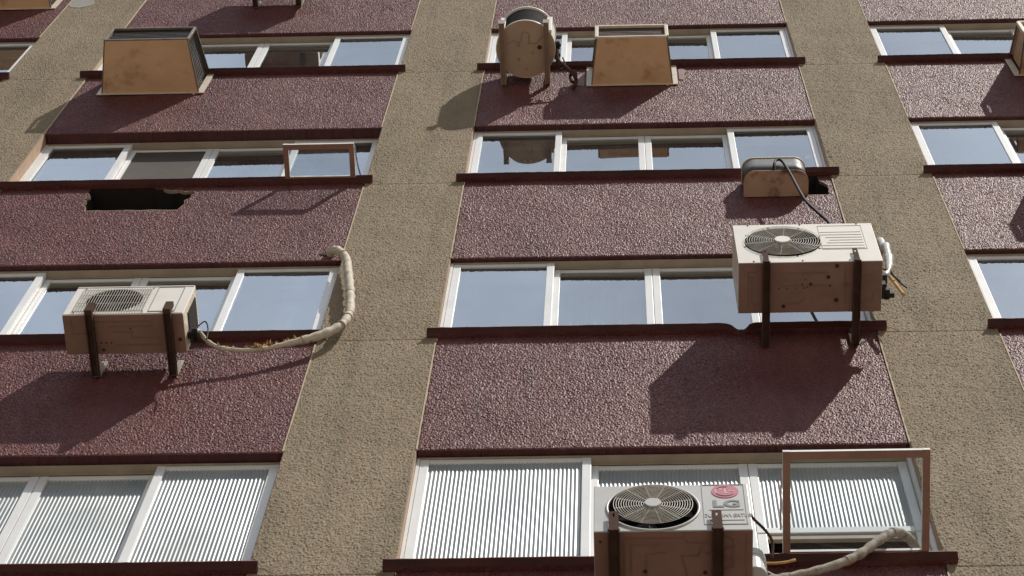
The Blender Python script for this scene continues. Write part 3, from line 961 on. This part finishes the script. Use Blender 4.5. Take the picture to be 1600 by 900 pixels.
# --- small unit with square wire guard, third storey of the left bay
def small_unit(dx, dz, label):
    x0, x1, d0, d1, z0, z1 = -2.150 + dx, -1.435 + dx, 0.155, 0.410, 1.000 + dz, 1.420 + dz
    t = thing('air_conditioner', label, 'air conditioner', ((x0 + x1) / 2, -0.28, z0), 'split outdoor units')
    fc = (x0 + 0.265, z0 + 0.215)
    yf = unit_body(t, x0, x1, d0, d1, z0, z1, 'ac_side', 'under_brown', 'ac_cream', fc, 0.168)
    g = MB()
    gx0, gx1, gz0, gz1 = x0 + 0.060, x0 + 0.470, z0 + 0.030, z1 - 0.030
    n = 26
    for i in range(n + 1):
        x = gx0 + (gx1 - gx0) * i / n
        g.bar((x, yf - 0.013, gz0), (x, yf - 0.013, gz1), 0.0034)
    for i in range(4):
        z = gz0 + (gz1 - gz0) * i / 3
        g.bar((gx0, yf - 0.009, z), (gx1, yf - 0.009, z), 0.0035)
    for (a, b) in ((gx0, gz0), (gx1, gz0), (gx0, gz1), (gx1, gz1)):
        g.bar((a, yf - 0.013, b), (a, yf, b), 0.007)
    g.build('wire_guard', M['wire_dark'], t)
    pn = MB()
    rect_line(pn, x0 + 0.500, x1 - 0.055, z0 + 0.035, z1 - 0.015, yf - 0.0002, 0.004, 0, 0.004)
    pn.build('panel_seam', M['ac_line'], t)
    li = MB()
    li.box(x0 + 0.004, x1 - 0.004, yf - 0.004, yf - 0.0003, z0 + 0.006, z0 + 0.014)
    li.box(x0 + 0.004, x1 - 0.004, yf - 0.004, yf - 0.0003, z1 - 0.010, z1 - 0.002)
    li.build('edge_trim', M['ac_cream'], t)
    ri = [[(x0 + .05, -d1 + .03), (x0 + .05, -d1 + .10)], [(x0 + .18, -d1 + .045), (x1 - .19, -d1 + .045), (x1 - .19, -d1 + .075), (x0 + .27, -d1 + .075)],
          [(x0 + .04, -d1 + .12), (x0 + .20, -d1 + .12)], [(x0 + .29, -d1 + .11), (x0 + .40, -d1 + .11), (x0 + .40, -d1 + .15), (x1 - .15, -d1 + .15)],
          [(x0 + .30, -d0 - .06), (x1 - .14, -d0 - .06)]]
    sp = [(x0 + .155 + .03 * i, -d0 - .075, .005) for i in range(5)] + [(x0 + .225, -d0 - .03, .009), (x1 - .32, -d1 + .09, .005), (x1 - .03, -d0 - .09, .012)]
    base_pan(t, x0, x1, d0, d1, z0, ri, sp, 'under_brown')
    sv = MB()
    sv.box(x1 + 0.0005, x1 + 0.006, -d1 + 0.05, -d0 - 0.01, z0 + 0.12, z1 - 0.06)
    sv.build('side_recess', M['fan_dark'], t)  # dark plate lying on the casing side
    va = MB()
    va.box(x1 + 0.0005, x1 + 0.035, -0.26, -0.22, z0 + 0.06, z0 + 0.11)
    va.cyl_y(x1 + 0.040, z0 + 0.085, 0.018, -0.28, -0.20, 10)
    va.cyl_y(x1 + 0.030, z0 + 0.150, 0.014, -0.26, -0.20, 10)
    va.build('valve', M['black'], t)
    return t
small_unit(0, 0, 'small cream outdoor unit with square wire guard, tied to a sagging taped pipe')
for x, lab in ((-1.985, 'dark square-ended bracket under the left end of the square-guard unit'),
               (-1.523, 'dark square-ended bracket under the right end of the square-guard unit')):
    bracket(x, 0.995, 0.425, 0.085, lab, wide=0.046, tabw=0.044, slot=False, leg=0.20)
small_unit(-0.30, 8.27, 'outdoor unit at the top edge of the left bay, only its underside in view')
for x, lab in ((-2.30, 'bracket holding the left end of the unit cut by the top edge'),
               (-1.885, 'bracket holding the right end of the unit cut by the top edge')):
    bracket(x, 9.265, 0.425, 0.085, lab, wide=0.046, tabw=0.044, slot=False, leg=0.20)

# sagging taped pipe
ctl = [(-0.828, 0.03, 2.91), (-0.80, -0.05, 2.86), (-0.745, -0.07, 2.79), (-0.680, -0.08, 2.64), (-0.640, -0.08, 2.40), (-0.598, -0.08, 2.13), (-0.560, -0.08, 1.80),
       (-0.560, -0.085, 1.64), (-0.590, -0.09, 1.505), (-0.695, -0.09, 1.37), (-0.875, -0.09, 1.254), (-1.056, -0.09, 1.168), (-1.243, -0.11, 1.15),
       (-1.345, -0.15, 1.175), (-1.395, -0.20, 1.21), (-1.405, -0.235, 1.14)]
pts = catmull(ctl, 9)
N = len(pts)
rd = []
for i in range(N):
    u = i / (N - 1)
    r = 0.029 if u < 0.60 else 0.029 - 0.015 * min(1, (u - 0.60) / 0.10)
    if u > 0.9:
        r = 0.012
    rd.append(r + 0.0020 * math.sin(i * 1.7) + random.uniform(-.0030, .0030))
t = thing('insulated_pipe', 'long cream taped pipe sagging from the wall hole to the square-guard unit', 'pipe', (-1.0, -0.1, 0.9), 'refrigerant pipes')
MB().tube(pts, rd, 14).build('taped_lagging', M['pipe_wrap'], t)
for i in (23, 47, 58, 62, 71, 86, 97):
    bd = MB()
    q = [pts[i], pts[i] + (pts[i + 1] - pts[i]).normalized() * 0.010]
    bd.tube(q, rd[i] + 0.0018, 14)
    bd.build('tape_band', M['pipe_brown'], t)
fo = MB()
for i in range(60):
    k = random.choice((random.randint(int(N * 0.64), int(N * 0.82)), random.randint(int(N * 0.70), int(N * 0.74))))
    c = pts[k] + Vector((random.uniform(-.015, .015), random.uniform(-.02, 0), random.uniform(0.0, .03)))
    d = Vector((random.uniform(-1, 1), random.uniform(-1, .2), random.uniform(.1, 1.2))).normalized() * random.uniform(.012, .045)
    s = Vector((random.uniform(-1, 1), random.uniform(-1, 1), random.uniform(-1, 1))).normalized() * .010
    s2 = d.cross(s).normalized() * .008
    fo.add([c - s, c + s, c + s2, c + d], [(0, 1, 2), (0, 1, 3), (1, 2, 3), (2, 0, 3)])
fo.build('frayed_foam', M['foam'], t)
hb = [(-0.90, 2.905), (-0.86, 2.93), (-0.82, 2.945), (-0.79, 2.93), (-0.79, 2.88), (-0.83, 2.865), (-0.87, 2.885)]
MB().plate([hb], -0.0085, -0.0045).build('pipe_hole_shade', M['hole'], B)  # flat dark plate paints the shade of a hole beside the pipe
o = MB().tube(catmull([(-1.41, -0.25, 1.10), (-1.36, -0.26, 1.22), (-1.33, -0.24, 1.16), (-1.31, -0.24, 1.00)], 8), 0.0045, 6).build('loose_wire', M['black'])
tag(o, 'thin dark wire hanging from the valves of the square-guard unit', 'wire')

# --- unit with red round emblem, bottom of the middle bay
x0, x1, d0, d1, z0, z1 = 0.990, 1.722, 0.205, 0.500, -1.815, -1.372
t = thing('air_conditioner', 'grey-white outdoor unit with red round emblem and a large ring fan grille', 'air conditioner', (1.356, -0.35, z0), 'split outdoor units')
fc = (1.268, -1.594)
yf = unit_body(t, x0, x1, d0, d1, z0, z1, 'ac_grey', 'under_brown', 'ac_grey', fc, 0.212)
ring_grille(t, fc[0], fc[1] + 0.012, yf - 0.016, 0.186, 0.038, 13, 0.0019, 12, 'wire', 'ac_grey')
bz = MB()
bz.ring((fc[0], yf - 0.002, fc[1]), 0.216, 0.007, 60, 6)
bz.build('grille_bezel', M['ac_grey'], t)
ba = MB()
rect_line(ba, 1.502, 1.704, z0 + 0.055, z1 - 0.004, yf - 0.0002, 0.0035, 0, 0.003)
ba.box(1.530, 1.690, yf - 0.0025, yf - 0.0002, z1 - 0.252, z1 - 0.248)
ba.box(1.530, 1.690, yf - 0.0025, yf - 0.0002, z1 - 0.350, z1 - 0.346)
ba.build('badge_panel', M['faint_print'], t)
em = MB()
ex, ez, er = 1.612, z1 - 0.073, 0.064
em.cyl_y(ex, ez, er, yf - 0.0030, yf - 0.0002, 40)
em_o = em.build('emblem', M['badge_red'], t)
ec = MB()
aa = [math.radians(a) for a in range(75, 361, 12)]
for a, b in zip(aa[:-1], aa[1:]):
    ec.bar((ex + 0.045 * math.cos(a), yf - 0.0036, ez + 0.045 * math.sin(a)), (ex + 0.045 * math.cos(b), yf - 0.0036, ez + 0.045 * math.sin(b)), 0.0055, 0.0012)
ec.box(ex + 0.014, ex + 0.046, yf - 0.0042, yf - 0.0031, ez - 0.003, ez + 0.003)
ec.box(ex - 0.003, ex + 0.003, yf - 0.0042, yf - 0.0031, ez - 0.022, ez + 0.024)
ec.box(ex + 0.003, ex + 0.016, yf - 0.0042, yf - 0.0031, ez - 0.022, ez - 0.016)
ec.cyl_y(ex - 0.022, ez + 0.020, 0.0065, yf - 0.0042, yf - 0.0031, 12)
ec.build('emblem_mark', M['badge_pale'], em_o)

def text_part(name, s, x, z, y, h, sx, mat, parent, bold=0.0):
    cu = bpy.data.curves.new(name, 'FONT')
    cu.body = s
    cu.size = h / 0.70
    cu.extrude = 0.0012
    cu.offset = bold
    cu.align_x = 'CENTER'
    tmp = bpy.data.objects.new('tmp_text', cu)
    COL.objects.link(tmp)
    dg = bpy.context.evaluated_depsgraph_get()
    me = bpy.data.meshes.new_from_object(tmp.evaluated_get(dg))
    bpy.data.objects.remove(tmp)
    pw = Vector(WL[parent.name])
    for v in me.vertices:
        a = v.co.copy()
        v.co = Vector((x + a.x * sx, y - a.z - 0.0015, z + a.y)) - pw
    me.materials.clear()
    me.materials.append(mat)
    me.polygons.foreach_set('material_index', [0] * len(me.polygons))
    o = bpy.data.objects.new(name, me)
    COL.objects.link(o)
    o.parent = parent
    WL[o.name] = tuple(pw)
    return o
text_part('maker_lettering', 'LG', 1.612, z1 - 0.222, yf, 0.062, 1.22, M['badge_grey'], t, 0.003)
text_part('type_lettering', 'DUAL INVERTER', 1.612, z1 - 0.318, yf, 0.030, 0.72, M['faint_print'], t)
ri = [[(x0 + .14, -d0 - .04), (x0 + .14, -d1 + .035), (x1 - .32, -d1 + .035), (x1 - .30, -d1 + .06), (x1 - .22, -d1 + .06)] + arc(x1 - .22, -d1 + .09, .03, -90, 90),
      [(x0 + .17, -d0 - .08), (x0 + .17, -d1 + .07), (x0 + .30, -d1 + .07)], [(x0 + .24, -d0 - .05), (x0 + .24, -d1 + .12), (x0 + .33, -d1 + .11)],
      [(x1 - .30, -d0 - .05), (x1 - .33, -d1 + .13), (x1 - .25, -d1 + .13), (x1 - .24, -d1 + .09)],
      [(x1 - .12, -d1 + .03), (x1 - .09, -d1 + .05), (x1 - .09, -d1 + .08)] + arc(x1 - .105, -d1 + .115, .03, 60, 300) + [(x1 - .09, -d1 + .16), (x1 - .09, -d1 + .19), (x1 - .13, -d1 + .20)],
      [(x1 - .03, -d1 + .02), (x1 - .03, -d0 - .04)]]
sp = [(x0 + .03, -d1 + .05, .006), (x0 + .235, -d1 + .21, .010), (x1 - .22, -d1 + .22, .010), (x0 + .10, -d1 + .23, .012)]
base_pan(t, x0, x1, d0, d1, z0, ri, sp, 'under_brown')
vc = MB()
prof = [(x1 + 0.0005, -0.30)] + [(x1 + 0.02 + 0.055 * math.sin(math.radians(a)), -0.225 - 0.075 * math.cos(math.radians(a))) for a in range(0, 181, 20)] + [(x1 + 0.0005, -0.15)]
k = len(prof)
for (za, zb) in ((z0 + 0.135, z0 + 0.190), (z0 + 0.010, z0 + 0.130)):
    vc.add([(a, b, za) for a, b in prof] + [(a, b, zb) for a, b in prof], [tuple(range(k - 1, -1, -1)), tuple(range(k, 2 * k))] + [(i, (i + 1) % k, k + (i + 1) % k, k + i) for i in range(k)])
vc.build('valve_cover', M['ac_grey'], t, 0.004)
for x, lab in ((1.083, 'brown slotted bracket at the fan end of the emblem unit'),
               (1.560, 'brown slotted bracket below the lettering of the emblem unit')):
    bracket(x, z0 - 0.006, 0.520, 0.150, lab, wide=0.056, tabw=0.046, leg=0.24)
o = MB().tube(catmull([(x1 + 0.002, -0.40, -1.47), (x1 + 0.03, -0.36, -1.47), (x1 + 0.085, -0.30, -1.475), (x1 + 0.115, -0.25, -1.50), (x1 + 0.105, -0.22, -1.60)], 8), 0.0075, 8).build('loose_wire', M['bracket'])
tag(o, 'dark red cable curving over the valve cover of the emblem unit', 'wire')
o = MB().tube(catmull([(1.792, -0.19, -1.585), (1.84, -0.18, -1.572), (1.90, -0.17, -1.545), (1.945, -0.17, -1.525)], 6), 0.007, 8).build('wire_stub', M['foam'])
tag(o, 'short yellow wire end sticking out below the right of the emblem unit', 'wire')
o = MB().tube(catmull([(1.78, -0.2, -1.66), (1.86, -0.16, -1.66), (1.98, -0.12, -1.56), (2.10, -0.08, -1.42), (2.24, -0.06, -1.31), (2.36, -0.03, -1.255)], 8), 0.0045, 6).build('loose_wire', M['ac_side'])
tag(o, 'thin pale wire hanging between the emblem unit and the sill with the open hopper', 'wire')

ctl = [(2.64, 0.10, -1.14), (2.60, 0.04, -1.10), (2.545, -0.03, -1.085), (2.470, -0.08, -1.115), (2.375, -0.11, -1.25), (2.262, -0.12, -1.40), (2.125, -0.13, -1.52), (1.935, -0.15, -1.635), (1.81, -0.19, -1.73), (1.76, -0.22, -1.79)]
pts = catmull(ctl, 10)
rd = [0.024 - 0.009 * max(0, (i / len(pts) - 0.55)) / 0.45 + 0.0022 * math.sin(i * 1.3) + random.uniform(-.001, .001) for i in range(len(pts))]
t = thing('insulated_pipe', 'brown taped pipe bent over the sill from the open hopper window', 'pipe', (2.2, -0.1, -1.8), 'refrigerant pipes')
MB().tube(pts, rd, 14).build('taped_lagging', M['pipe_old'], t)
for i in (17, 31, 38, 55, 72):
    bd = MB()
    bd.tube([pts[i], pts[i] + (pts[i + 1] - pts[i]).normalized() * 0.008], rd[i] + 0.0014, 14)
    bd.build('tape_band', M['pipe_brown'], t)

# ------------------------------------------------------------------ drum-shaped unit, top storey of the middle bay
cx, cy, R, z0, z1 = 0.385, -0.318, 0.240, 6.642, 7.085
t = thing('air_conditioner', 'round drum-shaped tan outdoor unit on two tabbed brackets', 'air conditioner', (cx, cy, z0))
def arc_shell(r, a0, a1, za, zb, n=40, th=0.004, mi=0):
    mb = MB()
    vs = []
    for i in range(n + 1):
        a = math.radians(a0 + (a1 - a0) * i / n)
        for rr in (r, r - th):
            for z in (za, zb):
                vs.append((cx + rr * math.cos(a), cy + rr * math.sin(a), z))
    f = []
    for i in range(n):
        o = 4 * i
        f += [(o, o + 4, o + 5, o + 1), (o + 2, o + 3, o + 7, o + 6), (o, o + 2, o + 6, o + 4), (o + 1, o + 5, o + 7, o + 3)]
    f += [(0, 1, 3, 2), (4 * n, 4 * n + 2, 4 * n + 3, 4 * n + 1)]
    return mb.add(vs, f, mi, False)
arc_shell(R, -35, 215, z0 + 0.012, z1 - 0.02, 60).build('casing', M['ac_cream'], t)
arc_shell(R - 0.012, 215, 325, z0 + 0.012, z1 - 0.02, 40, 0.006).build('front_mesh', M['fan_dark'], t)
gm = MB()
for i in range(9):
    z = z0 + 0.05 + i * 0.042
    gm.tube([(cx + (R - 0.008) * math.cos(math.radians(a)), cy + (R - 0.008) * math.sin(math.radians(a)), z) for a in range(216, 325, 6)], 0.0022, 5)
gm.build('front_bar', M['fan_blade'], t)
MB().disc_z(cx, cy, R + 0.006, z1 - 0.0195, z1, 64).build('top_lid', M['ac_cream'], t)
for a in (-35, 215):
    ps = MB()
    an = math.radians(a)
    p = Vector((cx + (R - 0.002) * math.cos(an), cy + (R - 0.002) * math.sin(an), 0))
    ps.box(p.x - 0.024, p.x + 0.024, p.y - 0.022, p.y + 0.02, z0 + 0.012, z1 - 0.021)
    ps.build('corner_post', M['ac_cream'], t, 0.004)
bp = MB().disc_z(cx, cy, R + 0.003, z0, z0 + 0.0115, 64)
bp.add([], [])
ridge(bp, [(cx - .15, cy - .05), (cx - .10, cy - .08), (cx - .05, cy - .05), (cx - .03, cy - .12)] + arc(cx, cy - .12, .03, 180, 360, 6) + [(cx + .03, cy - .05), (cx + .09, cy - .05), (cx + .14, cy - .11)], z0 - 0.0004)
for (a, b, r) in ((cx - .06, cy - .035, .014), (cx + .055, cy + .03, .013), (cx - .06, cy + .085, .014), (cx + .0, cy + .17, .012)):
    bp.disc_z(a, b, r, z0 - 0.003, z0 - 0.0005, 14, 1)
bp.disc_z(cx + .115, cy - .015, .019, z0 - 0.003, z0 - 0.0005, 16, 2)
arc_shell(R + 0.009, 0, 360, z0 + 0.001, z0 + 0.022, 72, 0.0055).build('base_rim', M['ac_side'], t)
bp.build('base_pan', [M['under_drum'], M['drum_line'], M['rust_spot']], t)
va = MB()
for (a, b, c) in ((cx + R + 0.022, cy + 0.00, z0 + 0.10), (cx + R + 0.018, cy + 0.07, z0 + 0.05)):
    va.cyl_y(a, c, 0.022, b - 0.035, b + 0.035, 10)
    va.box(a - 0.03, a + 0.03, b - 0.012, b + 0.012, c - 0.012, c + 0.012)
va.build('valve', M['black'], t)
for x, lab in ((0.192, 'tan bracket under the left side of the drum-shaped unit'), (0.560, 'tan bracket under the right side of the drum-shaped unit')):
    bracket(x, 6.636, 0.545, 0.075, lab, mat='bracket_tan', wide=0.046, tabw=0.052, leg=0.2)
o = MB().tube(catmull([(0.645, -0.30, 6.70), (0.65, -0.24, 6.60), (0.70, -0.2, 6.56), (0.745, -0.17, 6.52), (0.79, -0.12, 6.50), (0.80, -0.07, 6.54), (0.765, -0.04, 6.60), (0.75, -0.07, 6.68), (0.79, -0.12, 6.62), (0.80, -0.06, 6.50), (0.775, -0.01, 6.50)], 8), 0.014, 8).build('loose_wire', M['bracket'])
tag(o, 'brown looped pipe hanging from the right of the drum-shaped unit', 'pipe')
o = MB().tube(catmull([(0.64, -0.25, 6.64), (0.645, -0.20, 6.56), (0.68, -0.17, 6.54), (0.71, -0.19, 6.60), (0.69, -0.23, 6.68)], 8), 0.006, 6).build('loose_wire', M['black'])
tag(o, 'small black wire loop beside the drum-shaped unit', 'wire')

# ------------------------------------------------------------------ window-unit hoods
def hood(label, bx0, bx1, bz0, bz1, fx0, fx1, fz0, fz1, d, edge, fl_m, front_m, under_m, ew=0.022, fins=True):
    t = thing('sheet_metal_hood', label, 'air conditioner cover', ((bx0 + bx1) / 2, -0.03, bz0), 'window air conditioner hoods')
    yb, yf = -0.016, -d
    b = [(bx0, yb, bz0), (bx1, yb, bz0), (bx1, yb, bz1), (bx0, yb, bz1)]       # BL BR TR TL at the wall
    f = [(fx0, yf, fz0), (fx1, yf, fz0), (fx1, yf, fz1), (fx0, yf, fz1)]
    fl = MB().plate([[(bx0 - .045, bz0 - .02), (bx1 + .045, bz0 - .02), (bx1 + .045, bz1 + .03), (bx0 - .045, bz1 + .03)],
                     [(bx0 + .01, bz0 + .01), (bx0 + .01, bz1 - .01), (bx1 - .01, bz1 - .01), (bx1 - .01, bz0 + .01)]], -0.019, -0.0115)
    fl.build('wall_flange', M[fl_m], t)
    def lerp(p, q, k):
        return tuple(p[i] + (q[i] - p[i]) * k for i in range(3))
    def panel(name, quad, mat, th=0.005):
        q = [Vector(x) for x in quad]
        n = (q[1] - q[0]).cross(q[3] - q[0]).normalized() * th
        mb = MB()
        mb.hexa([tuple(x) for x in q] + [tuple(x + n) for x in q])
        return mb.build(name, mat, t)
    panel('bottom_panel', [b[0], b[1], f[1], f[0]], M[under_m])
    panel('top_panel', [b[3], f[3], f[2], b[2]], M[edge])
    # open sides and front, each an edge frame with dark fins set back
    e = MB()
    up = Vector((0, 0, ew / 2))
    F = [Vector(f[0]) + up, Vector(f[1]) + up, Vector(f[2]) - up, Vector(f[3]) - up]
    for p, q in ((F[0], F[1]), (F[2], F[3]), (F[1], F[2]), (F[3], F[0])):
        e.bar(p, q, ew, ew)
    e.build('front_frame', M[edge], t, 0.004)
    for p, q in ((b[0], f[0]), (b[1], f[1]), (b[2], f[2]), (b[3], f[3])):
        MB().bar(p, q, 0.011, 0.011).build('side_edge', M['hood_edge'], t)
    k = 0.93
    c = Vector(((fx0 + fx1) / 2, (yb + yf) / 2, (bz0 + bz1) / 2))
    def ins(p):
        v = c + (Vector(p) - c) * k
        return tuple(v)
    core = MB()
    pb, pf = [ins(x) for x in b], [ins(x) for x in f]
    core.hexa([pb[0], pb[1], pf[1], pf[0], pb[3], pb[2], pf[2], pf[3]])
    core.build('inner_unit', M[front_m], t)
    fin = MB()
    for i in range(1, 9):
        z = fz0 + (fz1 - fz0) * i / 9
        fin.bar((fx0 + .02, yf + 0.008, z), (fx1 - .02, yf + 0.008, z), 0.006, 0.004)
        for (P0, P1, Q0, Q1) in ((b[0], b[3], f[0], f[3]), (b[1], b[2], f[1], f[2])):
            s = 1 if P0[0] < c.x else -1
            u, v = lerp(P0, P1, i / 9), lerp(Q0, Q1, i / 9)
            fin.bar((u[0] + s * .008, u[1] - .02, u[2]), (v[0] + s * .008, v[1] + .02, v[2]), 0.004, 0.006)
    if fins:
        fin.build('louvre', M['fan_dark'], t)
    return t
hl = hood('sooty tan hood with dark open side above the window with the open sash, left bay', -3.190, -2.375, 6.590, 7.130, -3.120, -2.425, 6.590, 6.955, 0.472,
          'hood_edge', 'flange', 'hood_dark', 'under_tan')
hc = hood('tan hood with pale-edged front right of the drum-shaped unit', 0.930, 1.605, 6.580, 7.075, 0.978, 1.560, 6.590, 6.945, 0.412,
          'hood_cream', 'flange', 'under_brown', 'under_tan', 0.03)
hr = hood('cream hood cut by the right edge of the photo', 4.500, 5.30, 6.640, 7.130, 4.490, 5.24, 6.46, 6.80, 0.42, 'hood_cream', 'flange', 'under_tan', 'under_tan', 0.03, False)
dup(hl, (-1.93, 0, 2.80), 'dark hood cut by the top left corner of the photo', 'window air conditioner hoods')
dup(hc, (3.27, 0, -2.80), 'hood just beyond the right edge that shades the panel under the second window', 'window air conditioner hoods')

# ------------------------------------------------------------------ rounded box unit
x0, x1, d, z0, z1 = 2.030, 2.492, 0.205, 3.860, 4.150
t = thing('window_unit', 'old rounded box air conditioner pushed through a wall slot, black cable on top', 'air conditioner', (2.26, -0.1, z0))
def rr(ins, r=0.085, n=8):
    a, b, c = x0 + ins, x1 - ins, -d + ins
    p = [(a, -0.008)]
    p += [(a + r - r * math.cos(math.radians(q)), c + r - r * math.sin(math.radians(q))) for q in [90 * i / n for i in range(n + 1)]]
    p += [(b - r + r * math.sin(math.radians(q)), c + r - r * math.cos(math.radians(q))) for q in [90 * i / n for i in range(n + 1)]]
    p += [(b, -0.008)]
    return p
def prism(p, za, zb, smooth=True):
    mb = MB()
    k = len(p)
    vs = [(a, b, za) for a, b in p] + [(a, b, zb) for a, b in p]
    mb.add(vs, [tuple(range(k - 1, -1, -1)), tuple(range(k, 2 * k))])
    mb.add(vs, [(i, (i + 1) % k, k + (i + 1) % k, k + i) for i in range(k)], 0, smooth)
    return mb
M['box_body'] = paint('box_unit_sooty', (0.10, 0.09, 0.075), (0.055, 0.05, 0.043), 0.45, 8, dirt=(0.26, 0.22, 0.17), dirt_at=0.60, dirt_scale=9)
M['box_under'] = paint('box_unit_underside', (0.44, 0.28, 0.19), (0.34, 0.20, 0.13), 0.6, 5, dirt=(0.12, 0.04, 0.03), dirt_at=0.52, dirt_scale=5)
prism(rr(0.006), z0 + 0.008, z1 - 0.010).build('casing', M['box_body'], t)
prism(rr(0.0), z0, z0 + 0.0075).build('base_pan', M['box_under'], t)
prism(rr(0.0), z1 - 0.0095, z1).build('top_lid', M['hood_cream'], t)
MB().box(x0 + 0.04, x1 - 0.02, -0.007, 0.25, z0 + 0.03, z1 - 0.02).build('inner_chassis', M['hood_dark'], t)
o = MB().tube(catmull([(2.250, -0.199, 3.875), (2.252, -0.225, 3.93), (2.268, -0.23, 4.00), (2.298, -0.23, 4.02), (2.322, -0.225, 3.95), (2.353, -0.225, 3.70), (2.395, -0.255, 3.15), (2.45, -0.29, 2.80), (2.51, -0.31, 2.50), (2.56, -0.32, 1.93)], 10), 0.0105, 8).build('power_cable', M['black'])
tag(o, 'black cable looping from the rounded box unit down to the cream unit', 'cable')
